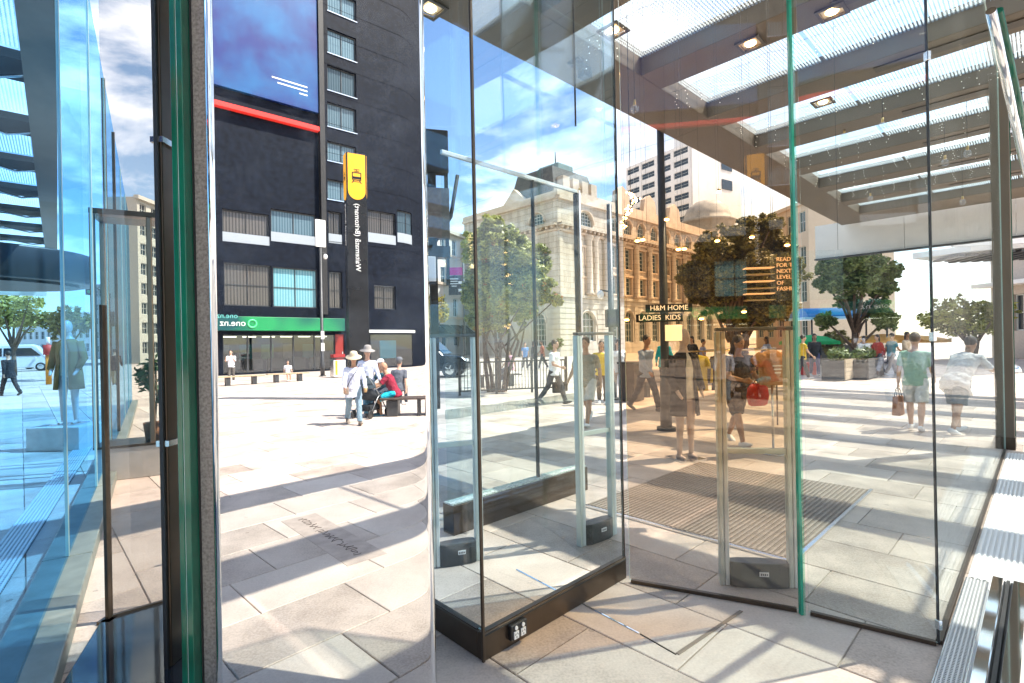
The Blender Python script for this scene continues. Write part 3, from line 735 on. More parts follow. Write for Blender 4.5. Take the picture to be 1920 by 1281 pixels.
# ------------------------------------------------------------------ left side: blue glass wall, kerb, grating, threshold
Wd = Vector((-.574, .819, 0)); W0 = Vector((-2.44, 2.50, 0)) - Wd * .68
wang = atan2(Wd.y, Wd.x)
GW = thing('blue_glass_wall', 'blue tinted glass wall on a grey green stone kerb along the shopfront', 'glass wall', W0, wang)
LW = 17.0
for k in range(7): MB().span((k * 2.43, -.15, 0), (k * 2.43 + 2.42, .15, .12)).build('kerb_stone', mat('green_grey_stone', (.17, .19, .165), .4, var=.2, scale=6), GW, bevel=.008)
for k in range(7):
    MB().span((k * 2.43 + .01, -.006, .12), (k * 2.43 + 2.42, .006, 5.9)).build('glass_sheet', G_blue, GW)
    if k: MB().span((k * 2.43 - .003, -.012, .12), (k * 2.43 + .003, .012, 5.9)).build('joint', M_paleglass, GW)
for k in range(2):
    x_ = 5.9 + k * 1.3; MB().span((x_ - .007, .16, .12), (x_ + .007, .40 + .12 * (k % 3), 5.6)).build('streak_glass_fin', [G_clear, G_bluish][k % 2], GW)  # fins added to layer vertical streaks like broken reflections
for x_, w_ in ((7.3, .03), (9.7, .05)): MB().span((x_, -.02, .12), (x_ + w_, .03, 5.9)).build('mullion', M_bronze, GW)
GL = thing('drain_grating', 'pale perforated drain grating outside the blue glass wall', 'grating', W0 - Vector((Wd.y, -Wd.x, 0)) * .46, wang)
MB().span((0, -.12, .001), (9, .12, .006)).build('drain_bed', M_black, GL)
for k in range(8): MB().span((0, -.115 + k * .03, .007), (9, -.099 + k * .03, .02)).build('bar', M_grate, GL)
mb = MB()
for k in range(240): mb.span((k * 9 / 240, -.12, .008), (k * 9 / 240 + .012, .12, .0185))
stuff(mb.build('cross_bars', M_grate, GL))
NM = thing('slim_mullion', 'slim dark mullion rising from the black granite threshold', 'mullion', ground(205, 1165))
MB().box((0, 0, 1.0), (.022, .04, 1.96)).build('mullion_bar', M_bronze, NM, bevel=.003); MB().box((0, 0, .012), (.08, .1, .02)).build('foot_plate', M_bronze, NM)
TH = MB(); p1, p2 = ground(190, 1170), ground(352, 1120)
TH.prism([(p1.x, p1.y), (-2.05, 2.05), (-1.78, 1.95), (-1.66, 2.3), (-1.66, 2.9), (p2.x, p2.y)][::1], 0.003, .022)
o = TH.build('granite_threshold', mat('polished_black_granite', (.02, .022, .025), .05, var=.4, scale=90, spec=.9), bevel=.003); tag(o, 'polished black granite threshold reflecting the sky in front of the left screen', 'threshold')
pane('shade_tint_pane', 'glass screen with brown shade tint standing on the edge of the black granite threshold', ground(208, 1164), ground(330, 1128), .03, 5.44, .01, glass('shade_tint_glass', (.84, .815, .79), .3, .03, veil=.02))  # brown tint darkens the floor behind in place of its shade
# display case with bronze posts
DC0 = ground(288, 893)
DC = thing('display_case', 'tall glass display case with bronze corner posts on a pale stone plinth', 'display case', DC0, radians(28))
MB().span((-.62, 0, 0), (.34, .6, .42)).build('plinth', mat('pale_stone', (.45, .43, .40), .5, var=.1, scale=5), DC, bevel=.01)
MB().span((-.63, -.01, .42), (.35, .61, .45)).build('plinth_cap', M_bronze, DC)
for x, y in ((-.60, .02), (0.0, .02), (.32, .02), (-.60, .58), (.32, .58)): MB().span((x - .03, y - .03, .45), (x + .03, y + .03, 3.45)).build('corner_post', mat('satin_bronze', (.34, .24, .17), .28, 1.0), DC, bevel=.01)
for a, b in (((-.57, .014), (-.03, .026)), ((.03, .014), (.29, .026))): MB().span((*a, .45), (*b, 3.42)).build('glass_sheet', G_clear, DC)
MB().span((-.63, -.01, 3.45), (.35, .61, 3.52)).build('top_cap', M_bronze, DC)
# bright plant inside the case
def leafy(mb, c, r, n, size, rnd, mi=0):
    for _ in range(n):
        d = Vector((rnd.gauss(0, 1), rnd.gauss(0, 1), rnd.gauss(0, 1))).normalized(); p = Vector(c) + Vector((d.x * r[0], d.y * r[1], d.z * r[2])) * (rnd.random() ** .36)
        a = Vector((rnd.gauss(0, 1), rnd.gauss(0, 1), rnd.gauss(0, .6))).normalized(); b = a.cross(d + Vector((0, 0, .3)))
        b = b.normalized() if b.length > .01 else Vector((0, 0, 1)); s = size * rnd.uniform(.4, 1.5)
        mb.add([p - a * s, p + b * s * .45, p + a * s, p - b * s * .45], [(0, 1, 2, 3)], mi)
PL = thing('potted_plant', 'leafy green plant standing inside the bronze display case', 'plant', DC0 + Vector((-.12, .22, .45)))
mb = MB(); mb.lathe([(0, 0), (.11, 0), (.14, .24), (.12, .24), (.0, .22)], 14); mb.build('pot', mat('terracotta', (.30, .14, .08), .8, var=.1), PL)
mb = MB(); rr = random.Random(4)
for k in range(7): a = k * .9; leafy(mb, (.14 * cos(a), .12 * sin(a), .5 + .09 * k), (.14, .12, .13), 45, .055, rr)
mb.build('foliage', mat('houseplant_leaf', (.035, .11, .03), .5, var=.3, scale=14), PL); MB().tube([(0, 0, .2), (.03, 0, .6), (0, .03, 1.1)], .012, 6).build('stem', mat('stem_brown', (.09, .06, .03), .8), PL)

# ------------------------------------------------------------------ old stone office building across the square
M_stone = mat('cream_stone', (.60, .50, .40), .8, var=.2, scale=1.6, bump=.15, bscale=9, streak=True, blocks=(1.3, .62))
M_stone2 = mat('warm_stone_trim', (.64, .49, .36), .8, var=.14, scale=1.2)
M_stone3 = mat('grey_cream_stone', (.50, .455, .385), .85, var=.22, scale=1.4, bump=.2, bscale=9, streak=True)
M_wframe = mat('window_white', (.62, .64, .60), .5)
M_wpane = mat('old_window_glass', (.045, .075, .075), .08, var=.5, scale=.6, spec=.8)
M_roofdark = mat('slate_roof', (.09, .075, .06), .7, var=.3, scale=2)
M_copper = mat('green_copper', (.26, .33, .29), .6, var=.2, scale=1)
CP = column_at(1050, 55)
CPO = thing('stone_office_building', 'cream classical stone building with arched windows and a domed roof', 'building', CP, UANG)
def cR(px, py):
    h = hit_plane(EYE, ray(px, py), CP, V); return (h - CP).dot(U), h.z
def cL(px, py):
    h = hit_plane(EYE, ray(px, py), CP, U); return -(h - CP).dot(V), h.z
def rect(fn, x0, x1, y0, y1):
    m = (x0 + x1) / 2; a, b = fn(x0, (y0 + y1) / 2)[0], fn(x1, (y0 + y1) / 2)[0]
    return [min(a, b), max(a, b), fn(m, y1)[1], fn(m, y0)[1]]
LR, LL, HT = 39.0, 16.0, 17.2
holesR, winsR = [], []
def addwin(hs, ws, r, arch, bars): hs.append(tuple(r)); ws.append((r, arch, bars))
addwin(holesR, winsR, rect(cR, 1084, 1111, 397, 429), True, (4, 4))
for a in ((1080, 1091, 463, 496), (1098, 1107, 466, 498), (1082, 1092, 521, 557), (1100, 1110, 523, 559)): addwin(holesR, winsR, rect(cR, *a), False, (1, 4))
addwin(holesR, winsR, rect(cR, 1087, 1117, 585, 640), True, (3, 3))
x = 9.3
while x < LR - 2:                          # repeating bays along the long front
    holesR += [(x, x + 1.7, 14.75, 16.6), (x, x + 1.5, 10.4, 13.0), (x, x + 1.5, 7.2, 9.4), (x - .1, x + 1.7, 1.3, 5.2)]
    winsR += [((x, x + 1.7, 14.75, 16.6), True, (3, 2)), ((x, x + 1.5, 10.4, 13.0), False, (1, 4)), ((x, x + 1.5, 7.2, 9.4), False, (1, 3)), ((x - .1, x + 1.7, 1.3, 5.2), True, (2, 4))]
    x += 3.15
holesL, winsL = [], []
addwin(holesL, winsL, rect(cL, 993, 1020, 401, 432), True, (4, 4))
addwin(holesL, winsL, rect(cL, 995, 1023, 587, 650), True, (4, 5))
for xx in (-13.0, -10.4):
    for z0, z1 in ((10.4, 13.0), (7.2, 9.4), (2, 5)): holesL.append((xx, xx + 1.4, z0, z1)); winsL.append(((xx, xx + 1.4, z0, z1), False, (1, 3)))
def wall_part(holes, wins, W, x0, rz):
    mb = MB(); facade(mb, W, 6.4, .5, [h for h in holes if h[3] < 6.4], 1, 1, x0=x0); facade(mb, W, HT - 6.4, .5, [h for h in holes if h[2] > 6.4], 0, 0, x0=x0, z0=6.4)
    for (r, ar, b) in wins:
        if ar: arch_fill(mb, r[0], r[1], r[3], .4, 0 if r[2] > 6.4 else 1)
    w = mb.build('wall', [M_stone, M_stone3], CPO, rz=rz)
    for (r, ar, b) in wins:
        q = window(CPO, r[0] + .02, r[1] - .02, r[2] + .02, r[3] - .02, .34, M_wframe, M_wpane, b, sill=None if r[2] < 2 else M_stone2); q.rotation_euler.z = rz
        mb = MB()                          # stone surround
        if ar:
            cx, rr_, zt = (r[0] + r[1]) / 2, (r[1] - r[0]) / 2, r[3]
            pts = [(cx + (rr_ + .14) * cos(a), -.02, zt - rr_ + (rr_ + .14) * sin(a)) for a in [pi * k / 12 for k in range(13)]]
            mb.tube(pts, .14, 6)
        else:
            mb.span((r[0] - .22, -.12, r[2] - .02), (r[0] - .03, .05, r[3])); mb.span((r[1] + .03, -.12, r[2] - .02), (r[1] + .22, .05, r[3])); mb.span((r[0] - .34, -.2, r[3] + .02), (r[1] + .34, .05, r[3] + .26))
        mb.build('surround', M_stone2 if r[2] > 6.4 else M_stone3, CPO, rz=rz)
    # rusticated courses of the ground floor
    low = [h for h in holes if h[2] < 6]
    for k in range(10):
        z0, z1 = .62 + k * .58, .62 + k * .58 + .5
        cuts = [x0, x0 + W]
        for h in low:
            if h[2] < z1 and h[3] + .25 > z0: cuts += [h[0] - .3, h[1] + .3]
        cuts.sort()
        for i in range(0, len(cuts) - 1, 2):
            if cuts[i + 1] - cuts[i] > .3: MB().span((cuts[i], -.07, z0), (cuts[i + 1], 0.04, z1)).build('stone_course', M_stone3, CPO, rz=rz)
    MB().span((x0, -.14, 0), (x0 + W + (.14 if rz else 0), .04, .58)).build('base_course', M_stone3, CPO, rz=rz)
    e0 = -.001 if not rz else 0
    for z0, z1, pr, m_ in ((6.42, 6.75, .22, M_stone3), (13.55, 13.8, .25, M_stone2), (14.12, 14.42, .62, M_stone), (17.0, 17.35, .35, M_stone2)):
        MB().span((x0, -pr, z0), (x0 + W, .1, z1)).build('cornice', m_, CPO, rz=rz)
    for k in range(int(W / .8)):           # modillions under the main cornice
        MB().span((x0 + .2 + k * .8, -.5, 13.84), (x0 + .48 + k * .8, .02, 14.11)).build('modillion', M_stone2, CPO, rz=rz)
wall_part(holesR, winsR, LR, 0.0, 0)
wall_part(holesL, winsL, LL, -LL, -pi / 2)
for xx in (5.05, 6.2, 8.3, 11.6, 14.75, 17.9, 21.05, 24.2, 27.35, 30.5, 33.6):   # giant half columns
    mb = MB(); mb.lathe([(.0, 0), (.52, 0), (.52, .3), (.42, .4), (.40, 3), (.36, 6.2), (.5, 6.5), (.56, 6.75)], 14, o=(xx, -.25, 6.76)); mb.build('half_column', M_stone, CPO)
for xx in (.35, 3.75):
    MB().span((xx - .3, -.16, 6.76), (xx + .3, .03, 13.5)).build('pilaster', M_stone, CPO)
for k in range(11):                        # corner quoins
    MB().span((-.10, -.10, 6.8 + k * .6), (.85 if k % 2 else .55, .2, 7.32 + k * .6)).build('quoin', M_stone, CPO)
# pediment over the left side, parapet, dome
zp = 17.36
mb = MB(); T = Matrix.Translation((0, 0, 0)) @ Matrix.Rotation(-pi / 2, 4, 'Z') @ Matrix(((1, 0, 0, 0), (0, 0, 1, 0), (0, 1, 0, 0), (0, 0, 0, 1)))
mb.prism([(-9.0, zp), (-4.2, zp), (-6.6, zp + 2.1)], -.1, .5, T=T); mb.build('pediment', M_stone2, CPO)
MB().span((-.2, -.2, zp), (LR, .3, zp + .9)).build('parapet', M_stone2, CPO); MB().span((-LL, -.2, zp), (-.3, .3, zp + .5)).build('parapet', M_stone2, CPO, rz=-pi / 2)
MB().span((.6, .6, HT - .2), (LR - 1, LL - 1, HT + .1)).build('flat_roof', M_roofdark, CPO)
mb = MB()                                  # dark mansard attic added in place of a reflected roof
b0 = [(1.0, 1.2), (9.5, 1.2), (9.5, 9), (1.0, 9)]; b1 = [(2.0, 2.4), (8.5, 2.4), (8.5, 8), (2.0, 8)]
vs = [(p[0], p[1], HT) for p in b0] + [(p[0], p[1], HT + 4.4) for p in b1]
mb.add(vs, [(0, 1, 5, 4), (1, 2, 6, 5), (2, 3, 7, 6), (3, 0, 4, 7), (4, 5, 6, 7)]); att = mb.build('reflection_mansard', M_roofdark, CPO)
for k in range(4): MB().span((2.2 + k * 1.7, .95, HT + 1.2), (3.3 + k * 1.7, 2.2, HT + 3.0)).build('dormer', M_stone2, att)
MB().span((4.2, 3.4, HT + 4.4), (7.0, 6.6, HT + 5.6)).build('reflection_lantern', M_copper, CPO, bevel=.1)  # stands in for the green dome of the reflected roof
MB().tube([(5.6, 5, HT + 5.5), (5.6, 5, HT + 7.5)], .08, 6).build('finial', M_darksteel, CPO)
for xx in (12.2, 18.5, 25.0):              # little gables on the long roofline
    mb = MB(); T2 = Matrix(((1, 0, 0, 0), (0, 0, 1, 0), (0, 1, 0, 0), (0, 0, 0, 1)))
    mb.prism([(xx - 1.6, zp + .9), (xx + 1.6, zp + .9), (xx + 1.2, zp + 2.6), (xx, zp + 3.3), (xx - 1.2, zp + 2.6)], -.15, .5, T=T2); mb.build('gable', M_stone2, CPO)
# far dome pavilion on the long front
mb = MB(); mb.lathe([(4.4, 0), (4.4, 2.0), (4.9, 2.1), (4.9, 2.5), (4.1, 2.6), (4.0, 3.4), (3.4, 4.8), (2.1, 5.9), (.7, 6.3), (0, 6.35)], 24, o=(46, 5, 19.6)); mb.build('dome', mat('grey_stone_dome', (.42, .38, .33), .7, var=.2, scale=1), CPO)
MB().span((LR + 2, 1.0, 0), (LR + 12, 14, 19.7)).build('pavilion_wall', M_stone2, CPO)
for k in range(4):
    for z0 in (7.2, 10.6, 13.4, 16.6): window(CPO, LR + 2.8 + k * 2.3, LR + 4.0 + k * 2.3, z0, z0 + 1.9, .96, M_wframe, M_wpane, (1, 2))

def block(name, label, px0, px1, d0, d1, top_px, depth, wall_m, rows, cols, pane_m, frame_m=None, cornice=True, balcony=False, z1=None, wfrac=(.55, .6), zb=0.0):
    """A simpler building: its front runs between two measured plan points; rows x cols of set-back windows."""
    p0, p1 = column_at(px0, d0), column_at(px1, d1); L = (p1 - p0).length; a = atan2(p1.y - p0.y, p1.x - p0.x)
    H = z1 or at((px0 + px1) / 2, top_px, (d0 + d1) / 2).z
    t_ = thing(name, label, 'building', p0, a); holes = []; rh = (H - zb - .8) / rows; cw = L / cols
    for i in range(rows):
        for j in range(cols):
            holes.append((cw * (j + .5 - wfrac[0] / 2), cw * (j + .5 + wfrac[0] / 2), zb + .6 + rh * (i + .5 - wfrac[1] / 2), zb + .6 + rh * (i + .5 + wfrac[1] / 2)))
    mb = MB(); facade(mb, L, H, .35, holes)
    mb.add([(L, 0, 0), (L, depth, 0), (L, depth, H), (L, 0, H)], [(0, 1, 2, 3)]); mb.add([(0, depth, 0), (0, 0, 0), (0, 0, H), (0, depth, H)], [(0, 1, 2, 3)]); mb.add([(0, 0, H), (L, 0, H), (L, depth, H), (0, depth, H)], [(0, 1, 2, 3)]); mb.add([(L, depth, 0), (0, depth, 0), (0, depth, H), (L, depth, H)], [(0, 1, 2, 3)])
    mb.build('wall', wall_m, t_)
    for h in holes: window(t_, h[0] + .01, h[1] - .01, h[2] + .01, h[3] - .01, .22, frame_m or M_wframe, pane_m, (1, 1), fw=min(.08, (h[1] - h[0]) * .06))
    if cornice: MB().span((-.3, -.4, H - .3), (L + .3, .2, H + .15)).build('cornice', wall_m, t_)
    return t_, L, H
M_conc = mat('pale_concrete', (.78, .77, .75), .8, var=.06, scale=.3)
M_tint = mat('dark_window_glass', (.03, .04, .05), .06, spec=.8)
# white tower behind
t_, L, H = block('office_tower', 'white concrete tower with ribbon windows rising behind the stone building', 1180, 1300, 172, 150, 292, 24, M_conc, 12, 4, M_tint, cornice=False, wfrac=(.82, .55), zb=18)
MB().span((L, .5, 0), (L + .5, 23.5, H + 2)).build('side_wall', M_conc, t_); MB().span((L - 9, 4, H), (L + .2, 16, H + 9)).build('lift_house', mat('white_concrete', (.82, .82, .81), .8, var=.05), t_)
for z in (H - 6, H - 12): MB().span((L + .5, 14, z), (L + .7, 19, z + 3)).build('wall_vent', M_tint, t_)
# cream terrace at the far side of the street
t_, L, H = block('terrace_building', 'cream terrace with tall sash windows and dark shop awnings beside the tree', 740, 885, 52, 68, 425, 14, mat('pale_cream_render', (.66, .60, .52), .8, var=.08, scale=.6), 4, 6, M_wpane, wfrac=(.42, .62))
for z in (4.6, 8.6, 12.2): MB().span((-.1, -.25, z), (L + .1, .05, z + .3)).build('string_course', M_stone2, t_)
for k in range(4):
    mb = MB(); x0 = L - 11.5 + k * 2.8; mb.add([(x0, 0, 3.9), (x0 + 2.4, 0, 3.9), (x0 + 2.4, -1.7, 2.9), (x0, -1.7, 2.9), (x0 + 2.4, -1.7, 2.6), (x0, -1.7, 2.6), (x0, 0, 3.86), (x0 + 2.4, 0, 3.86)], [(0, 3, 2, 1), (3, 5, 4, 2), (6, 7, 4, 5), (0, 6, 5, 3), (1, 2, 4, 7)]); mb.build('awning', cloth('dark_awning', (.05, .055, .06)), t_)
# low cream block right of the dome
block('low_cream_building', 'low cream building with a flat blue edged roof right of the dome', 1418, 1520, 78, 66, 398, 12, mat('tan_render', (.58, .47, .36), .8, var=.08), 4, 5, M_wpane)
# left street buildings
block('pale_apartment_block', 'pale tall apartment block seen between the bronze display case posts', 262, 340, 62, 70, 385, 4, mat('pale_render', (.50, .50, .44), .8, var=.1), 8, 4, M_tint)
block('round_roofed_office', 'grey office block with balcony bands beyond the blue glass wall', 172, 226, 95, 95, 535, 18, mat('grey_render', (.32, .33, .34), .7, var=.1), 5, 4, M_tint, wfrac=(.86, .5))
block('distant_white_block', 'long low white building at the far end of the left street', 30, 170, 150, 140, 590, 12, mat('white_render', (.6, .6, .58), .8, var=.05), 3, 12, M_tint)
block('distant_grey_block', 'grey slab block far behind the black pole beside the display case', 228, 262, 120, 120, 470, 18, mat('blue_grey_render', (.34, .37, .40), .8, var=.05), 9, 4, M_tint)
# glass office at the far right and the balcony block at the right edge
block('green_glass_office', 'office with green glazed front standing behind the right hand tree', 1518, 1572, 74, 70, 482, 3, mat('green_panel', (.10, .36, .28), .3, var=.2, scale=.5), 4, 5, mat('green_tint', (.03, .25, .2), .08, spec=.8))
t_, L, H = block('balcony_apartment', 'beige apartment block with balcony bands at the upper corner beyond the steel rail', 1860, 2080, 34, 27, -200, 12, mat('beige_render', (.48, .42, .36), .7, var=.08), 9, 5, M_tint, z1=42, wfrac=(.7, .5))
for k in range(9): MB().span((-.2, -1.1, 4.6 + k * 4.55), (L + .2, -.01, 4.85 + k * 4.55)).build('balcony_slab', M_white, t_)

# ------------------------------------------------------------------ dark steel gantry right of the mirror column
p0 = column_at(778, 13.0)
M_gan = mat('gantry_brown', (.045, .038, .03), .7, var=.2, scale=3, spec=.15)
GA = thing('steel_gantry', 'dark steel gantry with bronze panels and lamps beside the mirror column', 'gantry', p0, radians(15))
MB().span((-1.2, 0, 6.1), (.95, .3, 7.2)).build('truss_beam', M_gan, GA, bevel=.02); MB().span((-1.2, .02, 4.4), (.95, .26, 5.7)).build('bronze_panel', mat('bronze_panel', (.16, .12, .085), .6, var=.2), GA)
MB().span((-1.2, 0, 3.9), (.95, .3, 4.2)).build('truss_beam', M_gan, GA); MB().span((.42, .05, 0), (.62, .25, 6.1)).build('post', M_gan, GA, bevel=.01); MB().span((.85, .05, 3.2), (.93, .2, 6.1)).build('post', M_gan, GA)
for k in range(3): MB().tube([(-.9 + .7 * k, .15, 4.2), (-.4 + .7 * k, .15, 5.0), (-.2 + .7 * k, .15, 6.1)], .05, 6).build('brace', M_gan, GA)
MB().box((.2, -.04, 5.1), (.16, .06, .95)).build('painted_lit_panel', mat('painted_lit_bronze', (.7, .5, .35), .4), GA)  # lit look put into a brighter bronze colour, no lamp
for x_, z_ in ((.3, 3.8), (.75, 3.75)): MB().ball((x_, 0.1, z_), .06).build('lamp', M_lamp, GA)
SB = thing('sign_box', 'plain white sign box hung from the steel gantry post', 'sign', p0 + Vector((.38, -.2, 0)), radians(15))
MB().box((0, 0, 3.55), (.42, .14, .62)).build('sign_face', M_white, SB, bevel=.01); MB().box((0, 0.02, 3.2), (.44, .15, .04)).build('frame', M_darksteel, SB); MB().tube([(0, 0, 3.85), (0, 0, 4.0)], .02, 6).build('hanger', M_darksteel, SB)

# ------------------------------------------------------------------ left canopy with trusses built in place of a reflection, rounded canopy, poles
C2 = thing('reflection_canopy', 'added canopy with lattice trusses standing in for the reflected entrance canopy beyond the blue glass', 'canopy', (0, 0, 0), radians(41.6))
for k in range(10):
    v = 4.3 + 2.45 * k
    MB().span((-9, v, 5.5), (.02, v + .75, 5.62)).build('beam', mat('truss_dark', (.014, .013, .012), .6), C2)
    mb = MB()
    for j in range(8): x0 = -9 + j * 1.12; mb.tube([(x0, v + .1, 5.44), (x0 + .56, v + .65, 5.44), (x0 + 1.12, v + .1, 5.44)], .025, 5)
    mb.build('lattice', M_steel, C2)
    MB().span((-9, v + .76, 5.64), (-.05, v + 2.44, 5.655)).build('roof_pane', G_frit, C2)
MB().span((-.28, 4.2, 5.3), (.05, 29, 5.49)).build('edge_beam', M_bronze, C2)
MB().span((-9, 29, 4.0), (-.3, 29.2, 5.5)).build('end_fascia', mat('pale_teal_fascia', (.5, .6, .58), .5), C2)
RC = thing('rounded_canopy', 'dark street canopy with a rounded nose beyond the blue glass wall', 'canopy', (-13.2, 12.6, 0), radians(45))
poly = []
for k in range(25): a = -pi / 2 + pi * k / 24; poly.append((2.1 * cos(a) * 1.1, 1.9 * sin(a)))
poly += [(-9, 1.9), (-9, -1.9)]
mb = MB(); mb.prism(poly, 3.42, 4.2, sm=True); mb.build('roof_slab', mat('dark_brown_panel', (.012, .011, .010), .4, var=.2), RC, bevel=.05)
mb = MB(); mb.prism([(p[0] * .86, p[1] * .82) for p in poly], 3.36, 3.415); mb.build('soffit', mat('soffit_brown', (.022, .019, .017), .5), RC)
for x_ in (-1.5, -6): MB().tube([(x_, 0, 0), (x_, 0, 3.36)], .07, 12).build('post', M_steel, RC)
MB().box((-3.5, -1.2, 3.33), (5, .06, .04)).build('light_strip', M_white, RC)

def lamp_post(px, py_base, py_top, r, label, d=None, arm=False, m=M_darksteel, mir=False):
    b = mirror_ground(px, py_base) if mir else (column_at(px, d) if d else ground(px, py_base))
    top = abs((mirror_at(px, py_top, 5 - b.y) if mir else at(px, py_top, b.y)).z)
    t_ = thing('lamp_post', label, 'lamp post', (b.x, b.y, 0))
    MB().tube([(0, 0, 0), (0, 0, .9), (0, 0, .95), (0, 0, top)], [r * 1.35, r * 1.3, r, r * .8], 12).build('shaft', m, t_); MB().tube([(0, 0, 0), (0, 0, .06)], r * 2.2, 12).build('base_plate', m, t_)
    return t_, top
t_, top = lamp_post(1147, 0, 383, .09, 'grey lamp post with a white camera in front of the stone building', d=14.5)
mb = MB(); mb.tube([(0, 0, 3.05), (-.3, -.05, 3.1)], .025, 6); mb.build('bracket', M_darksteel, t_); mb = MB(); mb.ball((-.3, -.05, 2.98), (.1, .1, .12)); mb.build('camera', M_white, t_); MB().box((0, 0, 2.3), (.3, .3, .5)).build('control_box', M_darksteel, t_, bevel=.01)
t_, top = lamp_post(1246, 0, 205, .08, 'tall brown lamp post seen through the brown tinted glass', d=9.5)
MB().box((.0, 0, top), (.16, .16, .06)).build('cap', M_darksteel, t_)
FP = thing('flag_pole', 'thin white flag pole before the corner of the stone building', 'flag pole', column_at(1092, 30))
MB().tube([(0, 0, 0), (0, 0, 10.5)], [.06, .035], 10).build('shaft', M_white, FP); MB().ball((0, 0, 10.55), .07).build('finial', M_brass, FP); MB().tube([(0, 0, 0), (0, 0, .25)], .14, 10).build('base', M_steel, FP)

# ------------------------------------------------------------------ trees
def leaf_mat(name, c1, c2):
    if name in MATS: return MATS[name]
    m = bpy.data.materials.new(name); m.use_nodes = True; t = m.node_tree; b = t.nodes['Principled BSDF']; A = t.nodes.new
    g = A('ShaderNodeNewGeometry'); n = A('ShaderNodeTexNoise'); n.inputs['Scale'].default_value = 1.1; n.inputs['Detail'].default_value = 3; t.links.new(g.outputs['Position'], n.inputs['Vector'])
    ad = A('ShaderNodeMath'); ad.operation = 'MULTIPLY_ADD'; ad.inputs[1].default_value = .5; t.links.new(g.outputs['Random Per Island'], ad.inputs[0]); t.links.new(n.outputs['Fac'], ad.inputs[2])
    cr = A('ShaderNodeValToRGB'); cr.color_ramp.elements[0].position = .4; cr.color_ramp.elements[0].color = (*c1, 1); cr.color_ramp.elements[1].position = 1.0; cr.color_ramp.elements[1].color = (*c2, 1); t.links.new(ad.outputs[0], cr.inputs[0])
    t.links.new(cr.outputs[0], b.inputs['Base Color']); b.inputs['Roughness'].default_value = .45; b.inputs['Subsurface Weight'].default_value = 0.0
    tl = A('ShaderNodeBsdfTranslucent'); t.links.new(cr.outputs[0], tl.inputs[0]); mx = A('ShaderNodeMixShader'); mx.inputs[0].default_value = .3
    o = t.nodes['Material Output']; t.links.new(b.outputs[0], mx.inputs[1]); t.links.new(tl.outputs[0], mx.inputs[2]); t.links.new(mx.outputs[0], o.inputs[0])
    MATS[name] = m; return m
M_bark = mat('bark', (.12, .08, .055), .9, var=.35, scale=10, bump=.5, bscale=25)
def tree(name, label, base, clusters, lm, leaf, n, stems, seed, spread=.9, tr=.09, cat='tree', blossom=None):
    r = random.Random(seed); t_ = thing(name, label, cat, base)
    B = Vector(base); mb = MB(); tk = MB(); cs = []
    for (px, py, pr) in clusters:
        c = at(px, py, B.y + r.uniform(-spread, spread)) - B; rad = pr / F * B.y; cs.append((c, rad))
        leafy(mb, c, (rad, rad * 1.0, rad * .85), int(n * (.35 + .65 * (pr / 45) ** 2)), leaf, r)
        for _ in range(16):                # ragged sprays at the outline
            d = Vector((r.gauss(0, 1), r.gauss(0, 1), r.gauss(.2, 1))).normalized(); k_ = r.uniform(.14, .34); leafy(mb, c + d * rad * r.uniform(.85, 1.22), (rad * k_, rad * k_, rad * k_ * .8), int(n * .02), leaf, r)
    if blossom:
        for c, rad in cs:
            for _ in range(3):
                d = Vector((r.gauss(0, 1), -abs(r.gauss(.8, .5)), r.gauss(0, 1))).normalized(); leafy(mb, c + d * rad * .9, (.09,) * 3, 14, leaf * .7, r, 1)
    mb.build('crown', [lm] + ([blossom] if blossom else []), t_)
    for i, (c, rad) in enumerate(cs):
        s = stems[i % len(stems)]; a = Vector((s[0], s[1], 0)); f = a + Vector((s[2], s[3], max(.6, c.z * .42))); m = (f + c) / 2 + Vector((r.uniform(-.15, .15), r.uniform(-.15, .15), .1))
        if i < len(stems): tk.tube([a, a * .6 + f * .4 + Vector((r.uniform(-.05, .05), r.uniform(-.05, .05), 0)), f], [tr * 1.25, tr, tr * .75], 8)
        tk.tube([f, m, c, c + (c - m).normalized() * rad * .7], [tr * .62, tr * .42, tr * .25, tr * .08], 6)
    tk.build('trunk', M_bark, t_)
    return t_
L_olive = leaf_mat('olive_leaf', (.085, .10, .02), (.58, .56, .16)); L_dark = leaf_mat('dark_leaf', (.03, .034, .010), (.30, .25, .06)); L_green = leaf_mat('green_leaf', (.045, .085, .02), (.24, .29, .09)); L_yel = leaf_mat('yellow_leaf', (.22, .17, .02), (.55, .42, .05))
tree('street_tree', 'multi stemmed green tree with orange blossom behind the black railing', ground(930, 735),
     [(925, 428, 24), (903, 470, 34), (940, 468, 38), (975, 480, 36), (1004, 497, 30), (915, 515, 42), (960, 522, 40), (1000, 535, 32), (1010, 556, 20), (900, 560, 36), (945, 565, 34), (985, 580, 24), (895, 520, 26), (1042, 562, 11), (930, 600, 22), (900, 605, 20)],
     L_olive, .062, 6500, [(-.25, 0, -.15, .05), (0, .1, .02, -.1), (.25, -.05, .25, 0), (.1, -.1, .1, .1), (-.1, .1, -.3, 0), (.3, .1, .5, .1)], 11, tr=.06, blossom=mat('orange_blossom', (.55, .17, .03), .7))
tree('street_tree', 'dense round dark tree behind the brown tinted glass', column_at(1385, 20),
     [(1385, 452, 36), (1345, 472, 32), (1430, 436, 34), (1464, 470, 30), (1314, 508, 30), (1350, 518, 42), (1410, 505, 48), (1458, 525, 40), (1306, 546, 22), (1348, 560, 32), (1400, 562, 42), (1405, 425, 18), (1448, 420, 14), (1330, 450, 14), (1486, 500, 16), (1448, 572, 36), (1380, 596, 26), (1428, 594, 24), (1462, 505, 34), (1290, 520, 20)],
     L_dark, .07, 5000, [(0, 0, 0, 0), (.12, .1, .3, .1), (-.1, -.1, -.3, 0)], 12, tr=.13)
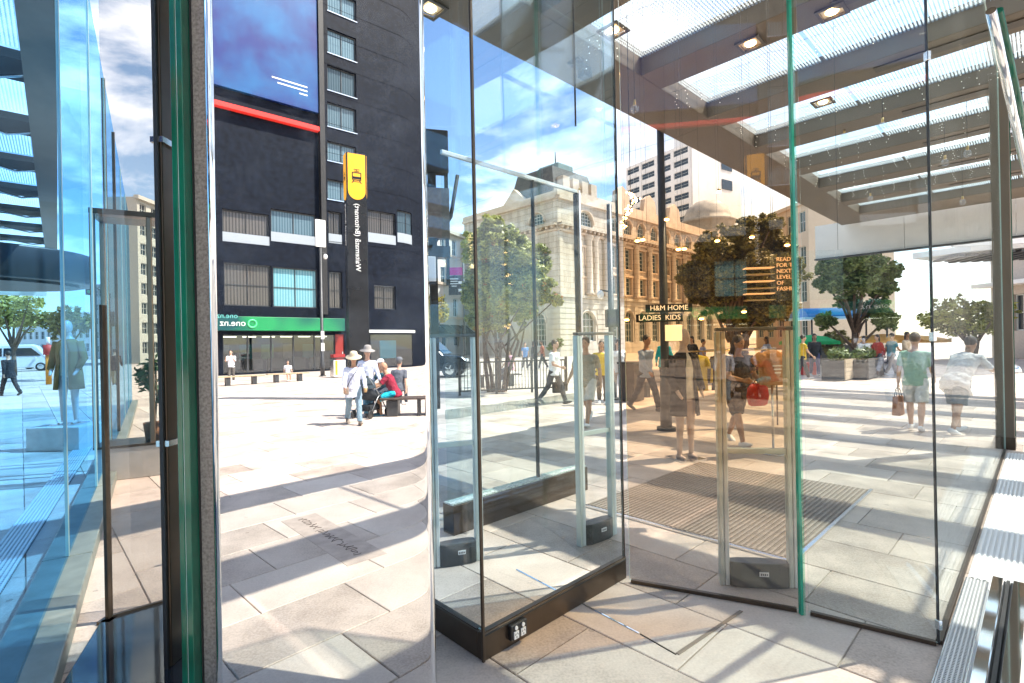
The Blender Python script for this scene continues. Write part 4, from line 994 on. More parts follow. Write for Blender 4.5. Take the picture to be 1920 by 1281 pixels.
tree('street_tree', 'open airy green tree beyond the clear pane with bare trunk', column_at(1602, 24),
     [(1560, 500, 26), (1598, 492, 30), (1636, 500, 28), (1572, 532, 24), (1616, 528, 30), (1655, 540, 20), (1640, 578, 22), (1672, 512, 14), (1682, 505, 8), (1590, 565, 20), (1545, 530, 16), (1660, 600, 20), (1545, 600, 16)],
     L_green, .085, 2600, [(0, 0, 0, 0)], 13, tr=.13)
tree('street_tree', 'spreading yellow green tree seen past the long clear pane', column_at(1815, 27),
     [(1765, 590, 24), (1800, 580, 26), (1835, 588, 26), (1870, 584, 24), (1785, 612, 22), (1820, 612, 24), (1860, 612, 22), (1742, 600, 16)], L_olive, .13, 520, [(0, 0, 0, 0), (.2, 0, .3, 0)], 14, tr=.13)
tree('street_tree', 'bright yellow leaved tree beside the dark parked car', column_at(812, 44), [(800, 575, 18), (818, 570, 18), (812, 588, 18), (830, 590, 12), (795, 592, 14)], L_yel, .16, 420, [(0, 0, 0, 0)], 15, tr=.12)
tree('street_tree', 'olive tree behind the white van seen through the blue glass', column_at(25, 36), [(5, 575, 24), (30, 560, 26), (52, 572, 22), (15, 600, 22), (45, 600, 22), (-15, 590, 24), (70, 600, 16)], L_olive, .15, 520, [(0, 0, 0, 0)], 16, tr=.14)
tree('street_tree', 'brownish tree between the rounded canopy and the bronze display case', column_at(120, 30), [(100, 600, 18), (125, 590, 20), (145, 605, 18), (112, 620, 16), (160, 610, 12)], L_dark, .14, 420, [(0, 0, 0, 0)], 17, tr=.12)
tree('shrub', 'small leafy shrub by the stone building beside the lamp post', column_at(1040, 40), [(1036, 650, 8), (1046, 645, 9)], L_green, .12, 700, [(0, 0, 0, 0)], 18, tr=.04, cat='shrub')
tree('street_tree', 'low feathery tree under the airy green tree', column_at(1562, 27), [(1550, 640, 14), (1572, 636, 14), (1560, 655, 12)], L_dark, .13, 420, [(0, 0, 0, 0)], 19, tr=.07)

# ------------------------------------------------------------------ black building behind the camera (seen in the mirror column)
R0 = mirror_at(412, 702, 36); R0.z = 0
RD = Vector((.76, -.65, 0)).normalized(); RN = Vector((RD.y, -RD.x, 0))
bang = atan2(-RD.y, -RD.x)
BB = thing('black_office_building', 'black stone office building with a blue billboard and green shop sign across the square', 'building', R0, bang)
def bb(px, py):
    p, r = mirror_ray(px, py); h = hit_plane(p, r, R0, RN); return -(h - R0).dot(RD), h.z
def brect(x0, x1, y0, y1):
    ym = (y0 + y1) / 2; a, b = bb(x0, ym)[0], bb(x1, ym)[0]; m = (x0 + x1) / 2
    return (min(a, b), max(a, b), bb(m, y1)[1], bb(m, y0)[1])
M_bstone = mat('polished_black_stone', (.005, .008, .016), .55, var=.5, scale=2.5, spec=.12)
M_bstone2 = mat('charcoal_cladding', (.014, .013, .013), .5, var=.3, scale=2)
def curtain(name, c1, c2):
    m = bpy.data.materials.new(name); m.use_nodes = True; t = m.node_tree; b = t.nodes['Principled BSDF']; A = t.nodes.new
    co = A('ShaderNodeTexCoord'); w = A('ShaderNodeTexWave'); w.inputs['Scale'].default_value = 1.5; w.inputs['Distortion'].default_value = 3.0; w.inputs['Detail'].default_value = 1; w.inputs['Detail Scale'].default_value = .6; mpw = A('ShaderNodeMapping'); mpw.inputs['Scale'].default_value = (1, 1, .06); t.links.new(co.outputs['Object'], mpw.inputs[0]); t.links.new(mpw.outputs[0], w.inputs['Vector'])
    mx = A('ShaderNodeMix'); mx.data_type = 'RGBA'; mx.inputs[6].default_value = (*c1, 1); mx.inputs[7].default_value = (*c2, 1); t.links.new(w.outputs['Fac'], mx.inputs[0]); oi = A('ShaderNodeObjectInfo'); mrr = A('ShaderNodeMapRange'); mrr.inputs[3].default_value = .35; mrr.inputs[4].default_value = 1.25; t.links.new(oi.outputs['Random'], mrr.inputs[0]); mv_ = A('ShaderNodeMix'); mv_.data_type = 'RGBA'; mv_.blend_type = 'MULTIPLY'; mv_.inputs[0].default_value = 1; t.links.new(mx.outputs[2], mv_.inputs[6]); t.links.new(mrr.outputs[0], mv_.inputs[7]); t.links.new(mv_.outputs[2], b.inputs['Base Color']); b.inputs['Roughness'].default_value = .15; return m
M_cur1 = curtain('blue_grey_curtain', (.06, .11, .14), (.13, .20, .24)); M_cur2 = curtain('cyan_curtain', (.10, .30, .36), (.22, .45, .50)); M_cur3 = curtain('brown_curtain', (.05, .045, .04), (.13, .115, .10))
wins = []
for (a, b) in ((-10, 30), (62, 107), (130, 176), (198, 243), (270, 306), (340, 377)): wins.append((brect(614, 668, a, b), M_cur1, (1, 0)))
for (x0, x1, c) in ((417, 505, M_cur3), (508, 593, M_cur1), (616, 641, M_cur3), (690, 742, M_cur3), (745, 788, M_cur1)): wins.append((brect(x0, x1, 397, 457), c, (1, 0)))
for (x0, x1, y0, y1, c) in ((420, 509, 495, 574, M_cur3), (512, 596, 503, 577, M_cur2), (617, 642, 510, 578, M_cur3), (702, 742, 536, 580, M_cur3)): wins.append((brect(x0, x1, y0, y1), c, (1, 1)))
z8 = bb(500, 622)[1]
shop = brect(418, 628, 628, 690); shop = (shop[0], shop[1], .1, z8 - .25); shop2 = brect(695, 785, 622, 690); shop2 = (shop2[0], shop2[1], .1, z8 - .2)
door = brect(629, 646, 640, 692); door = (door[0], door[1], .1, 2.9)
holes = [w[0] for w in wins] + [shop, shop2, door]
mb = MB(); facade(mb, 60, 46, .3, holes, x0=-42)
mb.add([(18, 0, 0), (18, 16, 0), (18, 16, 46), (18, 0, 46)], [(0, 1, 2, 3)]); mb.add([(-42, 16, 0), (-42, 0, 0), (-42, 0, 46), (-42, 16, 46)], [(0, 1, 2, 3)]); mb.add([(-42, 0, 46), (18, 0, 46), (18, 16, 46), (-42, 16, 46)], [(0, 1, 2, 3)])
mb.add([(-42, 3.5, 0), (18, 3.5, 0), (18, 3.5, 6), (-42, 3.5, 6)], [(0, 1, 2, 3)])
mb.build('wall', M_bstone, BB)
for r, c, bars in wins: window(BB, r[0] + .02, r[1] - .02, r[2] + .02, r[3] - .02, .26, M_darksteel, c, bars, fw=.07)
for r, c, bars in wins[6:11]: MB().span((r[0], .02, r[2] + .03), (r[1], .07, r[2] + (r[3] - r[2]) * .3)).build('white_sill_panel', mat('grey_sill', (.30, .34, .38), .5), BB)
for r, c, bars in wins[:6]: MB().span((r[0] - .05, -.06, r[2] - .09), (r[1] + .05, .05, r[2] - .01)).build('sill', M_steel, BB)
xA = bb(597, 300)[0]; xB = bb(606, 300)[0]
MB().span((xB, -.5, bb(600, 590)[1]), (xA, .0, 45)).build('projecting_pier', M_bstone2, BB)
# panel joints on the stone cladding
for k in range(16): MB().span((-42, -.008, 8 + k * 2.4), (xB - .01, -.001, 8.03 + k * 2.4)).build('cladding_joint', mat('dull_joint', (.004, .004, .005), .9, spec=.02), BB)
for k in range(22): MB().span((-41 + k * 1.9, -.006, 6.6), (-40.97 + k * 1.9, -.001, 45)).build('cladding_joint', mat('dull_joint', (.004, .004, .005), .9, spec=.02), BB) if -41 + k * 1.9 < xB - .3 and not any(w[0][0] - .1 < -41 + k * 1.9 < w[0][1] + .1 for w in wins) else None
# billboard
def bill_mat():
    m = bpy.data.materials.new('billboard_print'); m.use_nodes = True; t = m.node_tree; b = t.nodes['Principled BSDF']; A = t.nodes.new
    co = A('ShaderNodeTexCoord'); n = A('ShaderNodeTexNoise'); n.inputs['Scale'].default_value = .28; n.inputs['Detail'].default_value = 6; t.links.new(co.outputs['Object'], n.inputs['Vector'])
    cr = A('ShaderNodeValToRGB'); e = cr.color_ramp.elements; e[0].position = .42; e[0].color = (.0, .014, .15, 1); e[1].position = .8; e[1].color = (.0, .15, .36, 1); t.links.new(n.outputs['Fac'], cr.inputs[0]); t.links.new(cr.outputs[0], b.inputs['Base Color']); b.inputs['Roughness'].default_value = .4; return m
zbill = bb(505, 190)[1]
bl = MB().span((xA + .05, -.35, zbill), (17.5, -.05, 45)).build('billboard', bill_mat(), BB)
zr = bb(505, 223)[1]; MB().span((xA + .05, -.5, zr - .16), (17.5, -.05, zr + .18)).build('red_light_strip', mat('red_strip', (.75, .03, .02), .4, emit=(1, .05, .03), estr=.15), BB)
for k, (q, wd) in enumerate(((.0, 2.6), (.32, 2.2), (.64, .6))): MB().span((xA + .9, -.36, zbill + 1.7 - q), (xA + .9 + wd, -.351, zbill + 1.8 - q)).build('small_print_line', M_white, bl)
# green shop sign
def green_mat():
    m = bpy.data.materials.new('green_sign_gradient'); m.use_nodes = True; t = m.node_tree; b = t.nodes['Principled BSDF']; A = t.nodes.new
    co = A('ShaderNodeTexCoord'); w = A('ShaderNodeTexNoise'); w.inputs['Scale'].default_value = .35; w.inputs['Detail'].default_value = 1; t.links.new(co.outputs['Object'], w.inputs['Vector'])
    cr = A('ShaderNodeValToRGB'); e = cr.color_ramp.elements; e[0].position = .4; e[0].color = (.0, .06, .065, 1); e[1].position = .62; e[1].color = (.01, .25, .08, 1); t.links.new(w.outputs['Fac'], cr.inputs[0]); t.links.new(cr.outputs[0], b.inputs['Base Color']); b.inputs['Roughness'].default_value = .3; return m
sg = brect(400, 640, 596, 621)
gs = MB().span((sg[0], -.75, sg[2]), (sg[1] + 2, -.02, sg[3])).build('shop_sign', green_mat(), BB, bevel=.02)
lx = bb(468, 608)[0]; lz = (sg[2] + sg[3]) / 2
ring = MB(); pts = [(lx + .27 * cos(a), -.77, lz + .27 * sin(a)) for a in [2 * pi * k / 20 for k in range(21)]]; ring.tube(pts, .055, 8); ring.build('ring_logo', mat('logo_green', (.10, .75, .25), .3, emit=(.1, .9, .3), estr=.1), gs)
text('lettering', 'one.nz', .62, M_white, gs, (lx + 1.25, -.76, lz + .02))
text('lettering', 'one.nz', .5, mat('faint_teal', (.12, .45, .42), .4), gs, (lx + 1.6, -.77, lz + .52))
# shopfront: glazing bars, counters and added ceiling tubes inside, red door
for k in range(6): x_ = shop[0] + (shop[1] - shop[0]) * k / 5; MB().span((x_ - .05, .05, .1), (x_ + .05, .15, shop[3])).build('shop_mullion', M_darksteel, BB)
MB().span((shop[0], .10, .15), (shop[1], .12, shop[3] - .02)).build('shop_window', glass('shop_glass', (.55, .6, .6), .8, .08), BB)
MB().span((shop2[0], .10, .15), (shop2[1], .12, shop2[3] - .02)).build('shop_window', glass('shop_glass', (.55, .6, .6), .8, .08), BB)
MB().span((shop2[0] - .3, -.9, shop2[3] + .1), (shop2[1] + .6, 0, shop2[3] + .35)).build('entrance_ledge', M_steel, BB)
dr = MB().span((door[0], .1, door[2]), (door[1], .16, door[3])).build('door', mat('red_door', (.25, .02, .015), .4), BB); MB().span((door[0] + .1, .06, 1.0), (door[0] + .16, .1, 1.5)).build('handle', M_steel, dr)
for k in range(5):
    x_ = shop[0] + (shop[1] - shop[0]) * (k + .5) / 5
    MB().box((x_, 1.8, .55), (1.2, .5, 1.1)).build('display_counter', mat('counter_wood', (.16, .12, .09), .5), BB); MB().box((x_ + .2, 3.3, 1.6), (.9, .1, 1.2)).build('display_poster', mat('poster_%d' % (k % 3), ((.05, .3, .35), (.3, .25, .2), (.1, .35, .15))[k % 3], .5), BB)
for k in range(6): MB().box((shop[0] + (shop[1] - shop[0]) * (k + .5) / 6, 1.2, shop[3] - .1), (.9, .12, .06)).build('added_shop_light', mat('added_shop_tube', (1, .9, .75), .4, emit=(1, .85, .6), estr=6), BB)  # tubes added to make the shop inside look lit
MB().box(((shop2[0] + shop2[1]) / 2, 1.4, 1.6), (1.5, .2, 1.6)).build('display_poster', mat('cyan_poster', (.02, .45, .6), .4, emit=(.02, .5, .7), estr=.3), BB)
# neighbour so the square is closed on the other side
block_m = mat('grey_block', (.22, .22, .22), .7, var=.1)

# ------------------------------------------------------------------ people
SKIN = {'a': mat('skin_light', (.55, .33, .23), .55, var=.08, scale=12), 'b': mat('skin_tan', (.40, .22, .13), .55, var=.08, scale=12), 'c': mat('skin_brown', (.25, .13, .075), .55, var=.08, scale=12)}
M_eye = mat('eye_dark', (.02, .015, .012), .2); M_lip = mat('lip', (.35, .12, .10), .5)
def remesh(o, v, it=3):
    r = o.modifiers.new('skin', 'REMESH'); r.mode = 'VOXEL'; r.voxel_size = v; r.use_smooth_shade = True
    s = o.modifiers.new('smooth', 'SMOOTH'); s.iterations = it; s.factor = .5
    return o
FOLD = bpy.data.textures.new('folds', 'CLOUDS'); FOLD.noise_scale = .085; FOLD.noise_depth = 2
def folds(o, s):
    d = o.modifiers.new('folds', 'DISPLACE'); d.texture = FOLD; d.strength = s; d.mid_level = .5; d.texture_coords = 'LOCAL'
    return o
def loft(mb, rings, n=16):
    """rings: (centre, x axis, y axis, rx, ry)"""
    base = len(mb.v); vs = []
    for c, ax, ay, rx, ry in rings:
        vs += [c + ax * (rx * cos(2 * pi * k / n)) + ay * (ry * sin(2 * pi * k / n)) for k in range(n)]
    fs = [(i * n + k, i * n + (k + 1) % n, (i + 1) * n + (k + 1) % n, (i + 1) * n + k) for i in range(len(rings) - 1) for k in range(n)]
    fs += [tuple(reversed(range(n))), tuple((len(rings) - 1) * n + k for k in range(n))]
    mb.add(vs, fs, 0, True)
def person(label, loc, face, skin='a', top=('shirt', (.7, .72, .75)), sleeve=.6, legs=('trousers', (.05, .05, .06)), shoe=(.6, .6, .6), hair=(.03, .02, .015), hairlen=0,
           L=(20, 5), R=(-18, 12), aL=(-20, 8, 15), aR=(22, 8, 20), lean=3, head=(0, 0), h=1.0, vox=.012, seat=None, hat=None, group=None, girth=1.0, inL=0.0, inR=0.0, sz=0.0, cap=None):
    rz = atan2(-face[0], face[1])
    t_ = thing('person', label, 'person', (loc[0], loc[1], sz), rz, group); t_.scale = (h, h, h)
    X = Vector((1, 0, 0)); D = radians
    pel = Vector((0, 0, .93)); sp = Vector((0, sin(D(lean)), cos(D(lean)))); fw = Vector((0, cos(D(lean)), -sin(D(lean))))
    def leg(sgn, a, k):
        hp = pel + X * (.095 * sgn) + Vector((0, 0, -.02)); kn = hp + Vector((0, sin(D(a)), -cos(D(a)))) * .43; sh = D(a - k); an = kn + Vector((0, sin(sh), -cos(sh))) * .41
        return [hp, kn, an, a - k]
    lg = {-1: leg(-1, *L), 1: leg(1, *R)}
    low = min(min(q[2].z for q in lg.values()) - .075, .3)
    if seat is not None: dz = seat - (pel.z - .10)
    else: dz = -low
    off = Vector((0, 0, dz)); pel = pel + off
    for q in lg.values():
        for i in range(3): q[i] = q[i] + off
    sh_c = pel + sp * .47; nk = pel + sp * .55; hp_, hy = D(head[0]), D(head[1])
    hd = nk + sp * .07 + Vector((0, .02, .10)); HR = Matrix.Rotation(hy, 3, 'Z') @ Matrix.Rotation(-hp_, 3, 'X')
    arms = {}
    for sgn, (a, b, e), inn in ((-1, aL, inL), (1, aR, inR)):
        s0 = sh_c + X * (.18 * sgn) - sp * .02; ua = Vector((sgn * sin(D(b)), sin(D(a)) * cos(D(b)), -cos(D(a)) * cos(D(b)))); el = s0 + ua * .285
        fa = Vector((sgn * sin(D(b)) * .5 - sgn * inn, sin(D(a + e)), -cos(D(a + e)))).normalized(); wr = el + fa * .245
        arms[sgn] = (s0, el, wr, fa)
    body = MB(); g = girth
    tor = [(-.09, .155, .11), (0, .168, .12), (.10, .148, .108), (.24, .158, .118), (.38, .172, .118), (.46, .155, .095), (.52, .075, .065)]
    loft(body, [(pel + sp * z, X, fw, rx * g, ry * g) for z, rx, ry in tor])
    body.tube([nk - sp * .05, nk + sp * .09 + Vector((0, .012, 0))], [.056, .052], 10)
    body.ball(hd, (.074, .093, .112), M=HR, nu=14, nv=10); body.ball(hd + HR @ Vector((0, .03, -.065)), (.055, .06, .055), M=HR); body.ball(hd + HR @ Vector((0, .097, -.02)), (.014, .018, .024), M=HR, nu=6, nv=5)
    for s in (-1, 1): body.ball(hd + HR @ Vector((s * .076, -.005, -.01)), (.010, .02, .03), M=HR, nu=6, nv=5)
    fr = max(.0095, vox * .85)
    for sgn, (s0, el, wr, fa) in arms.items():
        body.tube([s0 - X * (.05 * sgn), s0, s0 * .5 + el * .5, el], [.05, .055, .047, .04], 10); body.ball(el, .041); body.tube([el, el * .6 + wr * .4, wr], [.041, .038, .026], 10)
        sd = X * -sgn; up = fa.cross(sd).normalized(); sd = up.cross(fa).normalized()
        if sd.dot(X * -sgn) < 0: sd = -sd
        pa = wr + fa * .045; loft(body, [(wr - fa * .01, up, fa.cross(up), .024, .02), (pa, Vector(up), fa.cross(up), .038, .017), (wr + fa * .09, up, fa.cross(up), .036, .015)], 10)
        for i, (o_, ln) in enumerate(((-.030, .058), (-.010, .072), (.011, .076), (.032, .064))):
            b0 = wr + fa * .082 + up * o_; b1 = b0 + (fa * .9 + sd * .25) * ln * .5; b2 = b1 + (fa * .6 + sd * .75) * ln * .5; body.tube([b0 - fa * .02, b0, b1, b2], [fr, fr, fr, fr * .85], 6)
        th0 = wr + fa * .03 + up * .028 * (1 if up.y > 0 else -1); tf = (fa * .7 + up * (.5 if up.y > 0 else -.5) + sd * .3).normalized(); body.tube([th0, th0 + tf * .035, th0 + (tf * .7 + fa * .4) * .07], [.013, .012, fr], 6)
    for sgn, (hp, kn, an, sa) in lg.items():
        body.tube([hp + Vector((0, 0, .03)), hp, hp * .5 + kn * .5, kn], [.085 * g, .088 * g, .072 * g, .054], 12); body.ball(kn, .055); body.tube([kn, kn * .7 + an * .3 - Vector((0, .01, 0)), kn * .3 + an * .7, an], [.053, .058, .042, .034], 12)
        ft = D(max(-35, min(10, sa * .9))) if seat is None else 0
        fd = Vector((0, cos(ft), sin(ft))); body.tube([an + Vector((0, -.04, -.035)), an + fd * .05 + Vector((0, 0, -.04)), an + fd * .17 + Vector((0, 0, -.055))], [.034, .036, .022], 8)
    remesh(body.build('body', SKIN[skin], t_), vox)
    # top
    kind, c = top; tm = cloth('%.2f_%.2f_%.2f' % c, c); mb = MB(); ex = .016
    lo = -.12 if kind != 'dress' else -.10
    rr = [(z, rx + ex, ry + ex) for z, rx, ry in tor[1:6]]
    rr = [(lo, .172 + ex * 1.3, .125 + ex * 1.3)] + rr
    if kind == 'dress': rr = [(-.55, .27, .22), (-.3, .225, .18)] + rr
    if kind == 'jacket': rr = [(-.22, .19 + ex, .14 + ex)] + rr
    rr.append((.505, .088, .075))
    loft(mb, [(pel + sp * z if z > -.15 else pel + Vector((0, 0, z)), X, fw, rx * g, ry * g) for z, rx, ry in rr])
    for sgn, (s0, el, wr, fa) in arms.items():
        mb.tube([s0 - X * (.06 * sgn), s0, s0 * .5 + el * .5, s0 * (1 - min(1, sleeve * 1.3)) + el * min(1, sleeve * 1.3)], [.062, .069, .063, .06], 10)
        if sleeve > .8: mb.ball(el, .057); mb.tube([el, wr], [.056, .043], 10)
    folds(remesh(mb.build('dress' if kind == 'dress' else kind, tm, t_), max(.012, vox), 4), .035)
    # legs
    lk, lc = legs
    if lk:
        lm = cloth('%.2f_%.2f_%.2f' % lc, lc); mb = MB(); loft(mb, [(pel + sp * z, X, fw, (rx + .01) * g, (ry + .012) * g) for z, rx, ry in [(-.13, .13, .1), (-.09, .16, .115), (0, .17, .122), (.07, .152, .112)]])
        for sgn, (hp, kn, an, sa) in lg.items():
            if lk == 'shorts': mb.tube([hp + Vector((0, 0, .02)), hp * .5 + kn * .5, hp * .06 + kn * .94], [.103 * g, .098 * g, .096 * g], 12)
            else: mb.tube([hp + Vector((0, 0, .02)), hp * .5 + kn * .5, kn], [.102 * g, .088 * g, .074], 12); mb.ball(kn, .073); mb.tube([kn, kn * .5 + an * .5, an + Vector((0, 0, .01))], [.073, .068, .062], 12)
        folds(remesh(mb.build(lk, lm, t_), max(.012, vox), 4), .03)
    sm_ = mat('shoe_%.2f_%.2f_%.2f' % shoe, shoe, .6)
    for sgn, (hp, kn, an, sa) in lg.items():
        ft = D(max(-35, min(10, sa * .9))) if seat is None else 0; fd = Vector((0, cos(ft), sin(ft))); up = Vector((0, -sin(ft), cos(ft)))
        b = an + up * -.036; mb = MB()
        loft(mb, [(b - fd * .085 , X, up, .012, .02), (b - fd * .07, X, up, .037, .04), (b - fd * .0, X, up, .042, .05), (b + fd * .08, X, up, .049, .036), (b + fd * .155, X, up, .044, .026), (b + fd * .195, X, up, .015, .014)], 12)
        mb.build('shoe', sm_, t_)
    # head details
    if hair is not None:
        mb = MB(); mb.ball(hd + HR @ Vector((0, -.016, .026)), (.085, .098, .104), M=HR, nu=14, nv=10)
        if hairlen: loft(mb, [(hd + HR @ Vector((0, -.04, .02)), HR @ X, HR @ Vector((0, 1, 0)), .085, .06), (hd + HR @ Vector((0, -.06, -.1)), HR @ X, HR @ Vector((0, 1, 0)), .09, .05), (hd + HR @ Vector((0, -.07, -.12 - hairlen)), HR @ X, HR @ Vector((0, 1, 0)), .06, .03)], 12)
        hm = mat('hair_%.2f_%.2f' % (hair[0], hair[1]), hair, .55, var=.3, scale=40, bump=.4, bscale=90); remesh(mb.build('hair', hm, t_), .012, 2)
    if vox < .014:
        for s in (-1, 1): MB().ball(hd + HR @ Vector((s * .03, .082, .004)), (.011, .009, .007), M=HR, nu=8, nv=6).build('eye', M_eye, t_)
        MB().ball(hd + HR @ Vector((0, .088, -.062)), (.024, .008, .007), M=HR, nu=8, nv=5).build('mouth', M_lip, t_)
    if hat:
        hk, hc = hat; hm = cloth('hat_%.2f' % hc[0], hc); mb = MB()
        if hk == 'brim': mb.lathe([(.0, .155), (.06, .15), (.085, .13), (.098, .06), (.10, .052), (.19, .01), (.192, .003), (.098, .04), (.0, .045)], 20)
        else: mb.lathe([(.0, .13), (.05, .125), (.085, .095), (.098, .05), (.097, .03), (.0, .03)], 16); mb.prism([(.085 * cos(a), .07 + .12 * sin(a)) for a in [pi * k / 8 for k in range(9)]], .03, .042)
        o = mb.build('hat', hm, t_); o.matrix_local = Matrix.Translation(hd + HR @ Vector((0, -.005, .03))) @ HR.to_4x4()
    t_['wr'] = 0; del t_['wr']
    M_ = Matrix.Translation((loc[0], loc[1], sz)) @ Matrix.Rotation(rz, 4, 'Z') @ Matrix.Scale(h, 4)
    return {'hand_l': M_ @ (arms[-1][2] + arms[-1][3] * .09), 'hand_r': M_ @ (arms[1][2] + arms[1][3] * .09), 'chest': M_ @ (pel + sp * .3), 'rz': rz, 'M': M_, 'pel': M_ @ pel}
def bag(label, top, size, col, rz=0, kind='shopping bag', name='shopping_bag'):
    w, d, hh = size; z = top.z - hh - .16
    t_ = thing(name, label, kind, (top.x, top.y, max(z, .0)), rz); m = mat('bag_%.2f_%.2f_%.2f' % col, col, .7, var=.12, scale=6)
    mb = MB(); P0 = [(-w / 2, -d / 2), (w / 2, -d / 2), (w / 2, d / 2), (-w / 2, d / 2)]
    vs = [(*p, 0) for p in P0] + [(p[0] * 1.05, p[1] * .7, hh) for p in P0]
    mb.add(vs, [(3, 2, 1, 0), (0, 1, 5, 4), (1, 2, 6, 5), (2, 3, 7, 6), (3, 0, 4, 7), (4, 5, 6, 7)]); mb.build('bag_body', m, t_, bevel=.012)
    for s in (-1, 1): MB().tube([(-w * .25, s * d * .3, hh - .01), (-w * .16, s * d * .15, hh + .13), (0, 0, hh + .165), (w * .16, s * d * .15, hh + .13), (w * .25, s * d * .3, hh - .01)], .006, 6).build('handle', M_black, t_)
    return t_
def mv(px, py): p = mirror_ground(px, py); return (p.x, p.y)
def gp(px, py): p = ground(px, py); return (p.x, p.y)

P = person('man in white shirt and dark trousers walking past the black railing', gp(1040, 757), (.8, -.5), top=('shirt', (.78, .8, .82)), sleeve=.55, legs=('trousers', (.045, .05, .06)), shoe=(.05, .05, .05), hair=(.04, .03, .025), cap=1, L=(22, 6), R=(-20, 18), aR=(15, 8, 60), aL=(-10, 8, 15), vox=.013)
bag('black shoulder bag carried by the man in white shirt', P['hand_l'], (.34, .10, .30), (.02, .02, .022), name='handbag', kind='bag')
P = person('man in khaki T-shirt, pale shorts and white sneakers striding towards the gate', gp(1102, 797), (-.45, -.9), skin='b', top=('shirt', (.30, .27, .19)), sleeve=.6, legs=('shorts', (.62, .57, .47)), shoe=(.75, .75, .72), hair=(.05, .035, .025), L=(26, 8), R=(-24, 20), aL=(-25, 10, 25), aR=(24, 10, 25), vox=.011, h=1.03)
P = person('woman in yellow top and striped dark trousers beside the lamp post', gp(1130, 757), (-.2, -1), skin='b', top=('shirt', (.75, .52, .06)), sleeve=.4, legs=('trousers', (.10, .08, .07)), hair=(.03, .02, .015), hairlen=.22, L=(14, 4), R=(-12, 8), vox=.013, h=.96, shoe=(.7, .7, .7))
P = person('woman with dark hair in white top and tan trousers at the vitrine edge', gp(1160, 750), (.1, -1), top=('shirt', (.78, .77, .74)), sleeve=.4, legs=('trousers', (.55, .38, .27)), hair=(.05, .03, .02), hairlen=.25, L=(12, 4), R=(-14, 10), vox=.013, h=.97)
P = person('person in pink top sitting low behind the black railing', gp(958, 715), (-.8, -.5), top=('shirt', (.75, .42, .55)), sleeve=.5, legs=('trousers', (.08, .08, .1)), hair=(.05, .03, .02), hairlen=.1, L=(78, 80), R=(74, 76), seat=.5, vox=.015)
P = person('man in blue shirt and black trousers walking away from the litter bin', gp(1212, 770), (.55, -.8), skin='b', top=('shirt', (.33, .42, .60)), sleeve=.85, legs=('trousers', (.03, .028, .03)), shoe=(.03, .03, .03), hair=(.03, .025, .02), L=(24, 10), R=(-20, 16), aL=(-20, 8, 12), aR=(24, 8, 20), vox=.012, h=1.04)
P = person('person in turquoise jacket standing behind the man in blue shirt', gp(1246, 728), (.6, .6), top=('jacket', (.02, .42, .55)), sleeve=1, legs=('trousers', (.05, .05, .06)), hair=(.04, .03, .02), L=(4, 2), R=(-4, 4), vox=.015)
P = person('woman in dark T-shirt and black shorts carrying a red bag behind the brown glass', gp(1382, 832), (.25, -1), skin='b', top=('shirt', (.06, .06, .065)), sleeve=.55, legs=('shorts', (.025, .025, .028)), shoe=(.72, .72, .74), hair=(.05, .03, .02), hairlen=.1, L=(-16, 14), R=(22, 8), aL=(18, 14, 62), aR=(22, 12, 58), inL=.45, inR=.45, vox=.010, head=(12, 10), girth=1.08, lean=6)
hc = (P['hand_l'] + P['hand_r']) / 2
RB = thing('red_bag', 'red soft bag held in front of the woman in dark T-shirt', 'bag', hc + Vector((0, -.04, -.36)), P['rz'])
mb = MB(); loft(mb, [(Vector((0, 0, z)), Vector((1, 0, 0)), Vector((0, 1, 0)), rx, ry) for z, rx, ry in ((0, .12, .04), (.02, .16, .06), (.14, .19, .08), (.27, .17, .07), (.33, .12, .03))], 16); mb.build('bag_body', cloth('red', (.55, .03, .02), .25), RB)
for s in (-.05, .05): MB().tube([(s - .03, 0, .31), (s, -.01, .37), (s + .03, 0, .31)], .008, 6).build('handle', mat('dark_red', (.3, .02, .015), .6), RB)
P = person('person in white shirt and grey shorts bending over behind the long clear pane', gp(1795, 812), (.95, .3), skin='b', top=('jacket', (.72, .72, .73)), sleeve=.7, legs=('shorts', (.16, .20, .22)), shoe=(.75, .75, .75), hair=(.04, .03, .025), L=(16, 6), R=(-14, 8), lean=36, aL=(48, 10, 40), aR=(40, 16, 50), vox=.011, girth=1.16, head=(14, 0))
HM = thing('silver_helmet', 'shiny silver helmet held under the arm of the bending person', 'helmet', P['hand_r'] + Vector((0, 0, -.02)), .4)
mb = MB(); mb.lathe([(.14, -.05), (.16, -.04), (.165, 0), (.14, .07), (.08, .11), (0, .12)], 20); mb.build('shell', M_chrome, HM); mb = MB(); mb.lathe([(0, -.045), (.135, -.048)], 20); mb.build('lining', M_black, HM)
mb = MB(); mb.prism([(.1 * cos(a), .12 + .1 * sin(a)) for a in [pi * k / 8 for k in range(9)]], -.045, -.03); mb.build('visor', M_chrome, HM)
P = person('person in pale green top and white shorts with a brown bag behind the clear pane', gp(1718, 806), (.7, .7), top=('shirt', (.36, .52, .40)), sleeve=.6, legs=('shorts', (.70, .70, .66)), shoe=(.75, .75, .75), hair=(.12, .08, .05), L=(14, 4), R=(-12, 10), aL=(-6, 10, 10), vox=.012, h=.98)
bag('brown paper bag carried by the person in pale green top', P['hand_l'], (.30, .13, .34), (.34, .15, .08), rz=.7)
